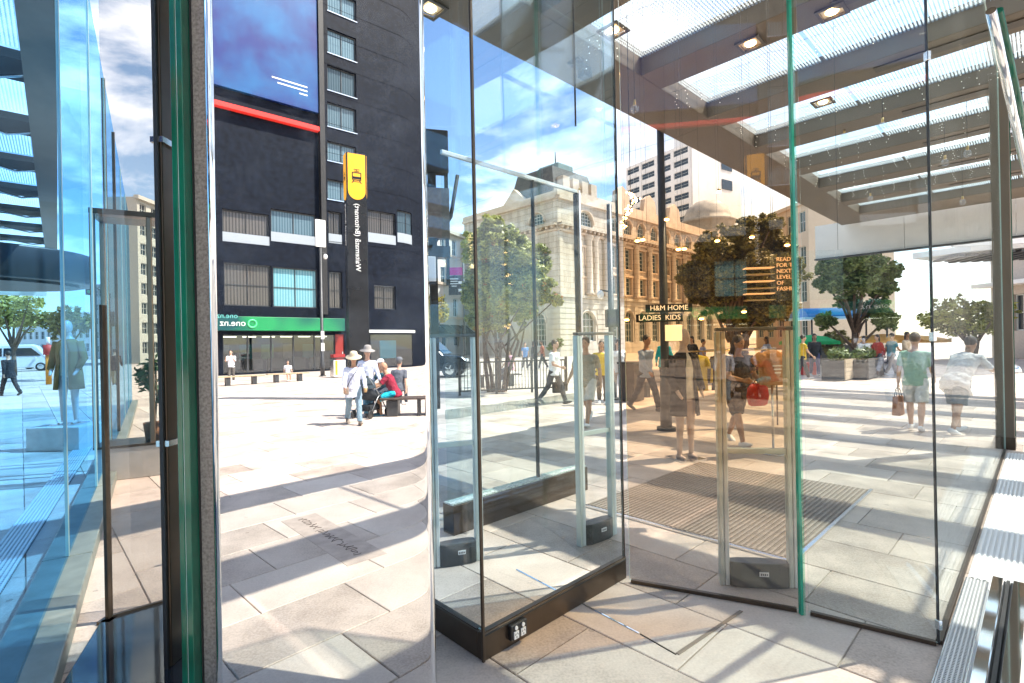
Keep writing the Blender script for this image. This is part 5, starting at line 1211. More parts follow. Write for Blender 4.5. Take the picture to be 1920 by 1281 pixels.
# left side
P = person('person in black jacket and tan trousers walking away beside the bronze post', gp(216, 722), (-.5, .9), top=('jacket', (.02, .02, .025)), sleeve=1, legs=('trousers', (.35, .24, .13)), shoe=(.03, .03, .03), hair=(.05, .05, .05), L=(16, 5), R=(-14, 10), vox=.014)
P = person('person in dark coat walking beyond the blue glass wall', gp(18, 742), (-.9, .2), top=('jacket', (.03, .03, .035)), sleeve=1, legs=('trousers', (.03, .03, .035)), shoe=(.03, .03, .03), L=(22, 6), R=(-20, 16), vox=.014)
P = person('person in light blue shirt far up the left street', gp(205, 690), (-.5, .9), top=('shirt', (.35, .45, .7)), sleeve=.6, legs=('trousers', (.05, .05, .08)), vox=.018)
# mid-distance passers-by
small = [(985, 693, (.2, -1), (.15, .3, .6), (.1, .1, .12), 'in blue top near the arched stone doorway'), (1000, 690, (1, 0), (.05, .05, .06), (.1, .1, .12), 'in black walking in front of the stone building wall'),
         (1018, 692, (-1, 0), (.35, .12, .08), (.05, .05, .06), 'in rust top by the stone building base'), (1300, 706, (-.8, -.4), (.05, .05, .06), (.3, .3, .32), 'in black top behind the pale mannequin'),
         (1318, 712, (.6, -.5), (.3, .34, .6), (.04, .04, .05), 'in violet blue shirt between mannequin and security gate'), (1440, 704, (-1, 0), (.35, .45, .75), (.05, .05, .06), 'in light blue shirt below the dense dark tree'),
         (1505, 712, (1, -.2), (.6, .4, .05), (.05, .05, .06), 'in mustard top beside the green glass edge'), (1528, 705, (-.4, -1), (.06, .06, .07), (.1, .1, .2), 'in black top under the green parasol'),
         (1622, 706, (.2, 1), (.7, .7, .7), (.1, .1, .12), 'in white top among the café tables'), (1648, 703, (-1, 0), (.5, .06, .05), (.06, .06, .07), 'in red top under the orange parasol'),
         (1672, 704, (1, 0), (.1, .25, .3), (.3, .25, .2), 'in teal top right of the orange parasol'), (1700, 702, (.4, -1), (.65, .5, .35), (.06, .06, .07), 'in beige top near the second orange parasol'), (1290, 690, (.4, -1), (.6, .6, .62), (.06, .06, .07), 'in white shirt far behind the mannequin')]
for i, (px, py, fc, c1, c2, lab) in enumerate(small):
    person('passer-by ' + lab, gp(px, py), fc, skin='abc'[i % 3], top=('shirt', c1), sleeve=(.5, .9)[i % 2], legs=('trousers', c2), hair=(.04, .03, .02), hairlen=(.0, .15)[i % 2], L=(16 + 2 * (i % 4), 6), R=(-16, 12), vox=.018, h=.94 + .03 * (i % 4))
# people seen in the mirror column (they stand behind the camera)
def mf(x, y): return (x, -y)
P = person('older man in wide straw hat and pale blue shirt walking across the sunny square', mv(664, 796), mf(.45, -.85), skin='b', top=('jacket', (.62, .66, .80)), sleeve=1, legs=('trousers', (.20, .29, .36)), shoe=(.18, .14, .11), hair=(.3, .28, .26), hat=('brim', (.62, .52, .38)), L=(-18, 14), R=(20, 8), aL=(18, 12, 30), aR=(14, 12, 40), inR=.2, lean=6, head=(20, 10), vox=.010, h=.91)
HP = P
t_ = thing('shoulder_bag', 'small brown shoulder bag with a long strap worn by the man in straw hat', 'bag', (0, 0, 0)); t_.matrix_world = HP['M'] @ Matrix.Translation((-.19, .08, .84))
MB().box((0, 0, 0), (.09, .24, .17)).build('bag_body', mat('taupe_leather', (.24, .18, .14), .6, var=.15), t_, bevel=.02); MB().tube([(0.02, 0, .08), (.10, .12, .3), (.24, .13, .5), (.33, 0, .62)], .009, 6).build('strap', mat('navy_strap', (.03, .04, .09), .7), t_)
CUP = thing('paper_cup', 'brown paper cup in the hand of the man in straw hat', 'cup', HP['hand_r'] + Vector((0, 0, -.07))); mb = MB(); mb.lathe([(0, 0), (.032, 0), (.042, .11), (.038, .11), (.0, .1)], 14); mb.build('cup', mat('kraft_paper', (.52, .34, .16), .7), CUP); mb = MB(); mb.lathe([(.045, .105), (.045, .118), (.0, .124)], 14); mb.build('lid', M_white, CUP)
P = person('woman in grey sun hat and pale shirt walking just behind the man in straw hat', mv(690, 780), mf(.5, -.8), top=('jacket', (.55, .60, .76)), sleeve=1, legs=('trousers', (.12, .30, .45)), shoe=(.1, .1, .1), hair=(.1, .08, .06), hairlen=.08, hat=('brim', (.30, .28, .27)), L=(16, 6), R=(-14, 12), vox=.012, h=.98, head=(12, 0))
bench_p = mirror_ground(772, 778)
P = person('bald man in dark red shirt and turquoise shorts sitting on the round bench', (mirror_ground(742, 778).x, mirror_ground(742, 778).y), mf(-.95, -.2), skin='b', top=('shirt', (.28, .02, .045)), sleeve=.6, legs=('shorts', (.02, .45, .60)), shoe=(.15, .35, .45), hair=None, L=(80, 78), R=(76, 86), lean=24, aL=(48, 8, 20), aR=(44, 8, 26), seat=.46, vox=.011, head=(18, 0))
P = person('seated person in dark top and white cap talking beside the pram', (mirror_ground(726, 768).x, mirror_ground(726, 768).y), mf(-.5, -.7), skin='b', top=('shirt', (.03, .10, .13)), sleeve=.6, legs=('trousers', (.05, .06, .08)), shoe=(.3, .3, .3), hair=(.3, .3, .3), hat=('cap', (.75, .75, .76)), L=(82, 80), R=(78, 84), lean=18, seat=.46, aL=(40, 8, 40), aR=(36, 8, 50), vox=.012)
P = person('seated person in grey cap behind the bald man', (mirror_ground(748, 762).x, mirror_ground(748, 762).y), mf(.1, 1), top=('shirt', (.12, .13, .16)), sleeve=.6, legs=('trousers', (.05, .06, .08)), hair=(.1, .1, .1), hat=('cap', (.16, .17, .19)), L=(82, 80), R=(78, 84), lean=8, seat=.46, vox=.014)
P = person('person in white top holding a phone before the shopfront window', mv(434, 716), mf(.3, -1), top=('shirt', (.78, .79, .84)), sleeve=.8, legs=('trousers', (.12, .11, .10)), hair=(.03, .02, .02), aL=(40, 10, 90), aR=(36, 10, 95), inL=.3, inR=.3, L=(6, 2), R=(-4, 4), vox=.014)
bp_ = mirror_ground(540, 714)
P = person('child in white shirt sitting on the wooden bench before the dark shop wall', (bp_.x, bp_.y), mf(.5, -.8), top=('shirt', (.75, .75, .78)), sleeve=.6, legs=('shorts', (.4, .36, .3)), hair=(.04, .03, .02), L=(80, 80), R=(76, 76), seat=.47, vox=.016, h=.8)

# pram
pp = mirror_ground(694, 782)
PR = thing('pram', 'black folding pram with hood beside the seated group', 'pram', (pp.x, pp.y, 0), radians(200))
fm = mat('pram_frame', (.25, .26, .27), .35, .8)
for x_ in (-.24, .24):
    for y_ in (-.32, .38):
        w = MB(); w.lathe([(.0, -.02), (.09, -.02), (.105, -.012), (.105, .012), (.09, .02), (0, .02)], 16); o = w.build('wheel', M_black, PR, (x_, y_, .105)); o.rotation_euler = (0, pi / 2, 0)
    MB().tube([(x_, .38, .11), (x_, .1, .5), (x_, -.38, 1.02)], .014, 6).build('frame_tube', fm, PR); MB().tube([(x_, -.32, .11), (x_, .0, .5), (x_, .3, .62)], .014, 6).build('frame_tube', fm, PR)
MB().tube([(-.24, -.38, 1.02), (.24, -.38, 1.02)], .018, 8).build('handlebar', M_black, PR)
mb = MB(); loft(mb, [(Vector((0, .42, .5)), Vector((1, 0, 0)), Vector((0, 0, 1)), .2, .06), (Vector((0, .1, .5)), Vector((1, 0, 0)), Vector((0, 0, 1)), .23, .12), (Vector((0, -.2, .62)), Vector((1, 0, 0)), Vector((0, 0, 1)), .22, .18), (Vector((0, -.3, .75)), Vector((1, 0, 0)), Vector((0, 0, 1)), .18, .12)], 14); mb.build('seat_shell', cloth('pram_black', (.025, .028, .032)), PR)
mb = MB(); mb.lathe([(.27 * cos(a), .27 * sin(a)) for a in [pi / 2 * k / 6 for k in range(7)]], 16, a0=0, a1=pi); o = mb.build('hood', cloth('pram_hood', (.035, .05, .06)), PR, (0, -.12, .72), rz=pi)
MB().box((0, .0, .24), (.36, .5, .14)).build('basket', cloth('pram_black', (.025, .028, .032)), PR, bevel=.03)

# round bench / timber bench behind the camera
RBn = thing('dark_bench', 'long dark timber bench where the group sits', 'bench', (bench_p.x, bench_p.y, 0), radians(-5))
for k in range(5): MB().box((.55, -.24 + k * .12, .43), (2.6, .11, .045)).build('slat', mat('dark_timber', (.07, .05, .04), .6, var=.3, scale=12), RBn, bevel=.006)
for x_ in (-.45, .55, 1.55): MB().box((x_, 0, .2), (.28, .5, .4)).build('leg', M_darksteel, RBn, bevel=.02)
for px, py, lab in ((540, 716, 'pale timber bench with a child sitting on it before the shopfront'), (452, 722, 'pale timber bench near the person in white top')):
    b_ = mirror_ground(px, py); t_ = thing('timber_bench', lab, 'bench', (b_.x, b_.y, 0), bang)
    for k in range(4): MB().box((0, -.2 + k * .135, .44), (2.1, .125, .05)).build('slat', mat('pale_timber', (.42, .30, .18), .6, var=.2, scale=10), t_, bevel=.006)
    for x_ in (-.6, .6): MB().box((x_, 0, .205), (.18, .42, .41)).build('leg', M_darksteel, t_)
# engraved slab let into the paving behind the camera
e0, e1 = mirror_ground(560, 970), mirror_ground(690, 1050); ea = atan2(e1.y - e0.y, e1.x - e0.x); Le = (e1 - e0).length
ES = thing('engraved_slab', 'darker paving slab engraved with a line of script in front of the mirror column', 'engraved slab', (e0.x, e0.y, .0005), ea)
MB().box((Le / 2, 0, 0), (Le, .34, .004)).build('slab_face', mat('rose_stone', (.45, .365, .31), .6, var=.15, scale=9), ES)
rr = random.Random(21); pts = []
for k in range(120): q = k / 120; pts.append((.08 + (Le - .2) * q + .016 * sin(k * 1.7), .0 + .035 * sin(k * .95) + .02 * rr.uniform(-1, 1), .003))
for a_, b_ in ((0, 38), (42, 80), (84, 118)): MB().tube(pts[a_:b_], .003, 5).build('engraved_script', mat('script_dark', (.12, .09, .075), .8), ES)
# lamp post and bin before the black building
t_, top = lamp_post(605, 706, 412, .10, 'slim grey lamp post with banner panel in front of the black building', mir=True)
t_.rotation_euler.z = bang
zt = top
MB().box((0, -.02, zt - .85), (.62, .12, 1.7)).build('banner_panel', M_white, t_, bevel=.01); mb = MB(); mb.ball((-.28, -.05, zt - 2.3), (.14, .14, .17)); mb.build('camera', M_white, t_); MB().tube([(0, 0, zt - 2.05), (-.28, -.05, zt - 2.1)], .03, 6).build('bracket', M_darksteel, t_)
for k in range(2): MB().box((0, -.108, 2.6 - .75 * k), (.2, .01, .5)).build('notice', M_white, t_)
b_ = mirror_ground(634, 708); t_ = thing('litter_bin', 'grey steel litter bin with orange stripe before the black building', 'litter bin', (b_.x, b_.y, 0), bang)
MB().box((0, 0, .55), (.75, .55, 1.0)).build('bin_body', M_steel, t_, bevel=.02); MB().box((0, 0, 1.16), (.78, .58, .06)).build('lid', M_black, t_); MB().box((.2, -.28, .6), (.12, .012, .85)).build('orange_stripe', mat('orange_paint', (.8, .35, .02), .5), t_); MB().box((0, 0, 1.3), (.7, .5, .2)).build('red_hood', mat('bin_red', (.3, .02, .02), .5), t_)
# station totem
tp = mirror_ground(673, 748)
TO = thing('station_totem', 'tall black station totem with an orange train symbol panel at the top', 'sign', (tp.x, tp.y, 0), 0)
vx = mirror_at(646, 500, 5 - tp.y).x; wT = abs(mirror_at(692, 500, 5 - tp.y).x - mirror_at(655, 500, 5 - tp.y).x)
zT = mirror_at(670, 290, 5 - tp.y).z
TO.rotation_euler.z = pi + radians(-30)
M_tot = mat('totem_black', (.015, .016, .018), .25, var=.3, scale=2)
dT = wT * .62
MB().box((0, 0, zT / 2), (wT, dT, zT)).build('totem_body', M_tot, TO, bevel=.015)
M_or = mat('signal_orange', (.95, .42, .005), .45, emit=(1, .42, 0), estr=.12)
def round_panel(w, h):
    pts = [(-w / 2, h / 2), (-w / 2, -h / 2 + w / 2)] + [(w / 2 * cos(a), -h / 2 + w / 2 + w / 2 * sin(a)) for a in [pi + pi * k / 12 for k in range(1, 12)]] + [(w / 2, -h / 2 + w / 2), (w / 2, h / 2)]
    return pts
hp = wT * 2.3
def totem_face(rz, wd, dist):
    mb = MB(); T = Matrix.Rotation(rz, 4, 'Z') @ Matrix.Translation((0, -dist, zT - hp / 2 - .03)) @ Matrix.Rotation(pi / 2, 4, 'X')
    mb.prism(round_panel(wd * .86, hp), 0, .012, T=T); pn = mb.build('orange_panel', M_or, TO)
    s = wd * .42; k = MB()                  # tram / train symbol
    def bx2(x0, x1, z0, z1, y=.018): k.add([T @ Vector(v) for v in ((x0 * s, z0 * s, y), (x1 * s, z0 * s, y), (x1 * s, z1 * s, y), (x0 * s, z1 * s, y))], [(0, 1, 2, 3)])
    bx2(-.5, .5, .42, .54); bx2(-.5, .5, -.46, -.36); bx2(-.56, -.44, -.4, .5); bx2(.44, .56, -.4, .5); bx2(-.44, .44, -.3, 0.02); bx2(-.3, .3, .6, .68); bx2(-.04, .04, .68, .82); bx2(-.36, .36, .82, .9)
    for sg_ in (-1, 1): k.add([T @ Vector((sg_ * q[0] * s, q[1] * s, .018)) for q in ((.28, -.46), (.4, -.46), (.62, -.8), (.48, -.8))], [(0, 1, 2, 3) if sg_ > 0 else (3, 2, 1, 0)])
    bx2(-.4, .4, -.64, -.57)
    k.build('train_symbol', M_tot, pn)
    tx = text('lettering', 'Waitematā (Britomart)', wd * .36, M_white, TO, (0, 0, 0), extrude=.003)
    tx.matrix_local = Matrix.Rotation(rz, 4, 'Z') @ Matrix.Translation((0, -dist - .004, zT - hp - .15 - wd * 1.72)) @ Matrix.Rotation(pi / 2, 4, 'X') @ Matrix.Rotation(pi / 2, 4, 'Z')
totem_face(0, wT, dT / 2); totem_face(pi / 2, dT, wT / 2); totem_face(-pi / 2, dT, wT / 2)

# ------------------------------------------------------------------ things in the square ahead
# railing
r0, r1 = ground(862, 742), ground(1062, 733)
L = (Vector(r1) - Vector(r0)).length; ra = atan2(r1.y - r0.y, r1.x - r0.x)
RL = thing('railing', 'black steel railing around the planting in front of the multi stemmed tree', 'railing', r0, ra)
for z in (.14, 1.05): MB().box((L / 2, 0, z), (L, .045, .045)).build('rail', M_black, RL)
bar = MB().box((0, 0, .6), (.018, .018, .9)).mesh('baluster', M_black); nb = int(L / .105)
for k in range(nb): link('baluster', bar, RL, ((k + .5) * L / nb, 0, 0))
for k in range(4): MB().box((k * L / 3, 0, .58), (.07, .07, 1.16)).build('post', M_black, RL)
# benches before the railing
for px, py, lab in ((930, 725, 'dark slatted bench in front of the black railing'), (1240, 742, 'dark timber bench right of the man in blue shirt')):
    b_ = ground(px, py); t_ = thing('street_bench', lab, 'bench', (b_.x, b_.y, 0), ra + .1)
    for k in range(4): MB().box((0, -.2 + k * .13, .44), (1.9, .12, .045)).build('slat', mat('dark_timber', (.07, .05, .04), .6, var=.3, scale=12), t_, bevel=.005)
    for x_ in (-.6, .6): MB().box((x_, 0, .205), (.12, .45, .41)).build('leg', M_darksteel, t_)
# dark litter bin
b_ = ground(1184, 752); t_ = thing('litter_bin', 'dark brown box litter bin left of the man in blue shirt', 'litter bin', (b_.x, b_.y, 0), UANG)
MB().box((0, 0, .52), (.5, .5, 1.0)).build('bin_body', mat('bin_brown', (.05, .04, .035), .5, var=.2), t_, bevel=.02); MB().box((0, 0, 1.05), (.54, .54, .06)).build('lid', M_black, t_); MB().box((-.0, -.252, .82), (.3, .012, .12)).build('slot', M_black, t_)
# banner sign
b_ = column_at(857, 30); t_ = thing('street_banner', 'magenta and dark grey information banner on a post beside the multi stemmed tree', 'banner', b_)
MB().tube([(.45, 0, 0), (.45, 0, 6.4)], .06, 10).build('post', M_darksteel, t_); zc = at(857, 527, 30).z
MB().box((0, 0, zc - .25), (.85, .05, 1.15)).build('dark_panel', mat('banner_dark', (.05, .05, .055), .5), t_); MB().box((0, 0, zc + .57), (.85, .05, .45)).build('magenta_panel', mat('magenta', (.45, .02, .22), .5), t_)
for k, w_ in enumerate((.5, .42, .46, .3)): MB().box((-.1, -.03, zc + .12 - .14 * k), (w_, .006, .05)).build('text_line', M_white, t_)
for q in (-.1, -.55): MB().box((.25, -.03, zc + q), (.2, .006, .16)).build('info_square', M_white, t_)

# vehicles
def vehicle(name, label, loc, rz, prof, glass_prof, W, wheels, wr, col, rough=.25, vanlike=False):
    t_ = thing(name, label, 'car' if not vanlike else 'van', loc, rz); pm = mat('car_paint_%.2f' % col[0], col, rough, .2, spec=.7)
    T = Matrix(((1, 0, 0, 0), (0, 0, 1, 0), (0, 1, 0, 0), (0, 0, 0, 1))); bm_ = bmesh.new()
    def ring(y, ins):
        return [bm_.verts.new((x, y, z if z < 1.0 else z)) for x, z in prof]
    rings = []
    for y, k in ((-W / 2, .93), (-W / 2 + .12, 1), (W / 2 - .12, 1), (W / 2, .93)):
        vs = []
        for x, z in prof:
            yy = y * (1 - .13 * max(0, z - .95)); xx = x * (1 if k == 1 else .985); vs.append(bm_.verts.new((xx, yy, .25 + (z - .25) * (1 if k == 1 else .975))))
        rings.append(vs)
    n = len(prof)
    for a, b in zip(rings[:-1], rings[1:]):
        for i in range(n): j = (i + 1) % n; bm_.faces.new((a[i], a[j], b[j], b[i]))
    bm_.faces.new(rings[0]); bm_.faces.new(list(reversed(rings[-1]))); bmesh.ops.recalc_face_normals(bm_, faces=bm_.faces)
    me = bpy.data.meshes.new('body'); bm_.to_mesh(me); bm_.free(); me.materials.append(pm); bo = link('body', me, t_, bevel=.04)
    gm = mat('car_glass', (.02, .028, .035), .05, spec=.9)
    for s in (-1, 1):
        for gpz in glass_prof:
            mb = MB(); q = [(x, s * (W / 2 * (1 - .13 * max(0, z - .95)) * .995 + .004), z) for x, z in gpz]; q2 = [(x, y - s * .03, z) for x, y, z in q]; m_ = len(q)
            mb.add(q + q2, [tuple(range(m_)) if s < 0 else tuple(reversed(range(m_)))] + [(i, i + m_, (i + 1) % m_ + m_, (i + 1) % m_) for i in range(m_)]); mb.build('side_window', gm, t_)
    for x in wheels:
        for s in (-1, 1):
            w = MB(); w.lathe([(wr * .62, -.11), (wr * .92, -.11), (wr, -.07), (wr, .07), (wr * .92, .11), (wr * .62, .11)], 24); o = w.build('wheel', M_black, t_, (x, s * (W / 2 - .1), wr)); o.rotation_euler = (pi / 2, 0, 0)
            rm = MB(); rm.lathe([(0, .09 * -s), (wr * .3, .1 * -s), (wr * .62, .08 * -s)], 16)
            for k in range(5): a = 2 * pi * k / 5; rm.box((wr * .38 * cos(a), wr * .38 * sin(a), -.1 * s), (wr * .5, .05, .03), rz=a)
            rm.build('rim', M_steel, o)
    xf = max(p[0] for p in prof); xb = min(p[0] for p in prof)
    for s in (-1, 1):
        MB().box((xf - .06, s * (W / 2 - .25), .85), (.14, .34, .14)).build('headlight', mat('headlight', (.8, .82, .85), .1, .3), t_, bevel=.02); MB().box((xb + .04, s * (W / 2 - .2), .95), (.1, .2, .3)).build('tail_light', mat('tail_light', (.4, .01, .01), .2), t_, bevel=.02)
        MB().box((.75 if not vanlike else 1.3, s * (W / 2 + .09), 1.12), (.12, .2, .16)).build('wing_mirror', pm, t_, bevel=.03)
    return t_
suv = [(-2.3, .45), (-2.32, .95), (-2.2, 1.1), (-2.05, 1.65), (-1.8, 1.78), (.3, 1.8), (.55, 1.72), (1.15, 1.12), (2.1, 1.02), (2.3, .85), (2.32, .45), (2.2, .32), (-2.2, .32)]
c_ = column_at(798, 26)
t_ = vehicle('parked_car', 'black four wheel drive car with roof rails parked beyond the mirror column', (c_.x, c_.y, 0), radians(-8), suv, [[(-1.9, 1.15), (-1.8, 1.65), (-.75, 1.68), (-.75, 1.15)], [(-.68, 1.15), (-.68, 1.68), (.3, 1.68), (.85, 1.2), (.85, 1.15)]], 1.86, (-1.4, 1.45), .38, (.012, .014, .017), .2)
for s in (-.65, .65): MB().tube([(-1.7, s, 1.80), (-1.6, s, 1.88), (.2, s, 1.88), (.3, s, 1.82)], .025, 6).build('roof_rail', M_steel, t_)
mb = MB(); mb.add([(.52, -.72, 1.735), (1.14, -.8, 1.14), (1.14, .8, 1.14), (.52, .72, 1.735)], [(0, 1, 2, 3)]); o = mb.build('windscreen', mat('windscreen_blue', (.05, .12, .2), .05, spec=.9), t_, (.02, 0, .02))
van = [(-2.5, .4), (-2.52, 2.0), (-2.35, 2.25), (1.0, 2.28), (1.35, 2.15), (1.95, 1.25), (2.45, 1.05), (2.55, .8), (2.55, .4), (2.4, .3), (-2.4, .3)]
c_ = column_at(32, 44)
vehicle('white_van', 'white van parked on the road beyond the blue glass wall', (c_.x, c_.y, 0), radians(35), van, [[(-2.2, 1.3), (-2.2, 1.95), (-.8, 1.98), (-.8, 1.3)], [(-.7, 1.3), (-.7, 1.98), (1.0, 1.98), (1.6, 1.35), (1.6, 1.3)]], 1.95, (-1.6, 1.6), .36, (.72, .73, .74), .3, True)
c_ = column_at(92, 50)
vehicle('silver_car', 'silver hatchback behind the pale post beyond the blue glass', (c_.x, c_.y, 0), radians(40), suv, [[(-1.9, 1.15), (-1.8, 1.65), (-.75, 1.68), (-.75, 1.15)], [(-.68, 1.15), (-.68, 1.68), (.3, 1.68), (.85, 1.2), (.85, 1.15)]], 1.8, (-1.4, 1.45), .36, (.45, .47, .5), .25)
# orange traffic bollard signal and street signals on the left
c_ = column_at(90, 26); t_ = thing('orange_bollard', 'orange bollard with a red top on the street beyond the blue glass', 'bollard', c_)
MB().tube([(0, 0, 0), (0, 0, 1.5)], .12, 10).build('shaft', mat('bollard_orange', (.75, .25, .02), .6), t_); MB().tube([(0, 0, 1.5), (0, 0, 2.0)], .2, 10).build('cap', mat('bollard_red', (.5, .03, .02), .6), t_); MB().tube([(0, 0, 2.0), (0, 0, 2.4)], .08, 8).build('tip', M_white, t_)
t_ = thing('traffic_signal', 'traffic signal pole with mast arm standing beside the bronze post', 'traffic light', column_at(208, 32))
MB().tube([(0, 0, 0), (0, 0, 5.2)], .07, 8).build('pole', M_darksteel, t_); MB().tube([(0, 0, 5.1), (-2.2, -.2, 6.4)], .05, 6).build('mast_arm', M_darksteel, t_)
for x_, z_ in ((-1.9, 6.2), (-1.1, 5.6), (0, 3.6)):
    hd_ = MB().box((x_, -.1, z_), (.5, .3, .95)).build('signal_head', M_black, t_, bevel=.04)
    for k, c in enumerate(((.6, .03, .02), (.5, .3, .02), (.02, .3, .1))): MB().tube([(x_, -.25, z_ + .28 - .28 * k), (x_, -.28, z_ + .28 - .28 * k)], .1, 12).build('lens', mat('lens_%d' % k, c, .2), hd_)

# ------------------------------------------------------------------ shop display behind the brown glass
M_mann = mat('mannequin_pink', (.62, .47, .40), .4)
def mannequin(label, loc, rz, coat, shirt, open_=True, legs_m=M_mann):
    t_ = thing('mannequin', label, 'mannequin', loc, rz); mb = MB(); X = Vector((1, 0, 0)); Y = Vector((0, 1, 0)); Z = Vector((0, 0, 1))
    loft(mb, [(Z * z, X, Y, rx, ry) for z, rx, ry in ((.82, .15, .1), (.95, .165, .115), (1.08, .13, .1), (1.25, .155, .115), (1.4, .175, .11), (1.48, .12, .08), (1.54, .055, .055), (1.6, .05, .055))], 16)
    mb.ball((0, .02, 1.71), (.07, .095, .12), nu=14, nv=10); mb.ball((0, .05, 1.645), (.05, .055, .05)); mb.ball((0, .115, 1.70), (.011, .016, .025), nu=6, nv=5)
    for s in (-1, 1):
        mb.tube([(s * .09, 0, .88), (s * .09, .01, .5), (s * .1, 0, .08)], [.085, .055, .035], 12); mb.tube([(s * .1, -.05, .05), (s * .1, .12, .03)], [.035, .028], 8)
        mb.tube([(s * .17, 0, 1.43), (s * .23, .0, 1.16), (s * .2, .12, .95)], [.05, .04, .028], 10); mb.tube([(s * .2, .12, .95), (s * .18, .19, .87)], [.03, .02], 8)
    remesh(mb.build('body', M_mann, t_), .012)
    mb = MB(); loft(mb, [(Z * z, X, Y, rx, ry) for z, rx, ry in ((.86, .185, .135), (1.08, .15, .12), (1.25, .172, .13), (1.42, .175, .115), (1.5, .08, .07))], 20); mb.build('shirt', cloth('%.2f%.2f' % (shirt[0], shirt[1]), shirt), t_)
    cm = cloth('coat%.2f%.2f' % (coat[0], coat[1]), coat)
    mb = MB(); n = 22; rings = []
    for z, rx, ry in ((.62, .23, .17), (.9, .21, .155), (1.1, .18, .14), (1.28, .19, .14), (1.42, .19, .125), (1.5, .10, .085)):
        gap = .75 if z < 1.3 else .45
        rings.append([(rx * cos(a), ry * sin(a), z) for a in [pi / 2 + gap / 2 + (2 * pi - gap) * k / n for k in range(n + 1)]])
    vs = [p for r in rings for p in r]; mb.add(vs, [(i * (n + 1) + k, i * (n + 1) + k + 1, (i + 1) * (n + 1) + k + 1, (i + 1) * (n + 1) + k) for i in range(5) for k in range(n)], 0, True)
    for s in (-1, 1): mb.tube([(s * .17, 0, 1.45), (s * .245, 0, 1.16), (s * .21, .12, .98)], [.065, .056, .048], 10)
    o = mb.build('jacket', cm, t_); sd = o.modifiers.new('thick', 'SOLIDIFY'); sd.thickness = .012
    MB().box((0, 0, .012), (.4, .4, .02)).build('base_plate', M_steel, t_)
    return t_
mp = column_at(1281, 7.2)
mannequin('bald pink mannequin in an open black jacket and white shirt behind the brown glass', (mp.x, mp.y, 0), radians(200), (.03, .027, .025), (.72, .70, .68))
mp2 = column_at(128, 9.0)
PLN = MB().box((0, 0, .2), (.9, .7, .4)).build('display_plinth', mat('plinth_cream', (.55, .52, .47), .6, var=.08), None, (mp2.x, mp2.y, 0), bevel=.01); tag(PLN, 'low cream display plinth under the tan coat mannequin', 'plinth')
mannequin('mannequin in a tan brown coat standing beyond the blue glass wall', (mp2.x, mp2.y, .4), radians(190), (.30, .15, .05), (.5, .42, .3))
# hanging garments
def rack(label, p, rz, L, cols, seed):
    t_ = thing('clothes_rail', label, 'clothes rail', p, rz)
    for x_ in (-L / 2, L / 2): MB().tube([(x_, 0, 0), (x_, 0, 1.45)], .014, 8).build('upright', M_bronze, t_)
    MB().tube([(-L / 2, 0, 1.45), (L / 2, 0, 1.45)], .014, 8).build('rail', M_brass, t_); r = random.Random(seed)
    for i, c in enumerate(cols):
        x_ = -L / 2 + L * (i + .5) / len(cols); w = .24
        g = thing('hanging_garment', c[1], 'garment', Vector(p) + Matrix.Rotation(rz, 3, 'Z') @ Vector((x_, 0, 0)), rz)
        mb = MB(); rr = [(1.38, .05, .03), (1.35, .17, .05), (1.2, w * .8, .06), (.95, w * .78, .055), (.72, w * .86, .06)]
        for zc_, rx, ry in rr: pass
        loft(mb, [(Vector((0, 0, z)), Vector((1, 0, 0)), Vector((0, 1, 0)), rx, ry) for z, rx, ry in rr][::-1], 18)
        for s in (-1, 1): mb.tube([(s * .15, 0, 1.33), (s * .25, .0, 1.1), (s * .27, .02, .86)], [.055, .05, .042], 8)
        mb.build('fabric', cloth('g%.2f%.2f%.2f' % c[0], c[0], .2), g); MB().tube([(0, 0, 1.37), (0, 0, 1.43), (.015, 0, 1.465)], .004, 5).build('hanger_hook', M_steel, g)
rack('clothes rail behind the security gate on the brown glass side', column_at(1372, 9.6), radians(12), 1.9, [((.55, .42, .05), 'mustard coat at the end of the rail beside the security gate'), ((.04, .035, .03), 'black jacket hanging beside the mustard coat'), ((.06, .05, .05), 'dark jacket hanging between the black jacket and the beige shirt'), ((.45, .36, .24), 'beige linen shirt hanging on the rail behind the woman with the red bag')], 3)
# tan T-shirt bust built in place of a reflected person's back
bp2 = column_at(1446, 7.4); t_ = thing('reflection_bust', 'tan printed T-shirt bust standing in for a reflected person behind the security gate', 'display bust', bp2, radians(10))
mb = MB(); loft(mb, [(Vector((0, 0, z)), Vector((1, 0, 0)), Vector((0, 1, 0)), rx, ry) for z, rx, ry in ((1.0, .19, .12), (1.15, .18, .12), (1.35, .2, .12), (1.45, .17, .09), (1.5, .07, .06))], 18)
for s in (-1, 1): mb.tube([(s * .15, 0, 1.43), (s * .27, 0, 1.32)], [.075, .085], 12)
remesh(mb.build('shirt', cloth('tan', (.42, .22, .09)), t_), .012); MB().tube([(0, 0, 0.02), (0, 0, 1.0)], .016, 8).build('stand', M_steel, t_); MB().tube([(0, 0, 0), (0, 0, .02)], .16, 20).build('foot', M_steel, t_)
for k, w_ in enumerate((.16, .12, .1)): MB().box((0, -.127, 1.28 - .05 * k), (w_, .006, .018)).build('print_line', M_white, t_)
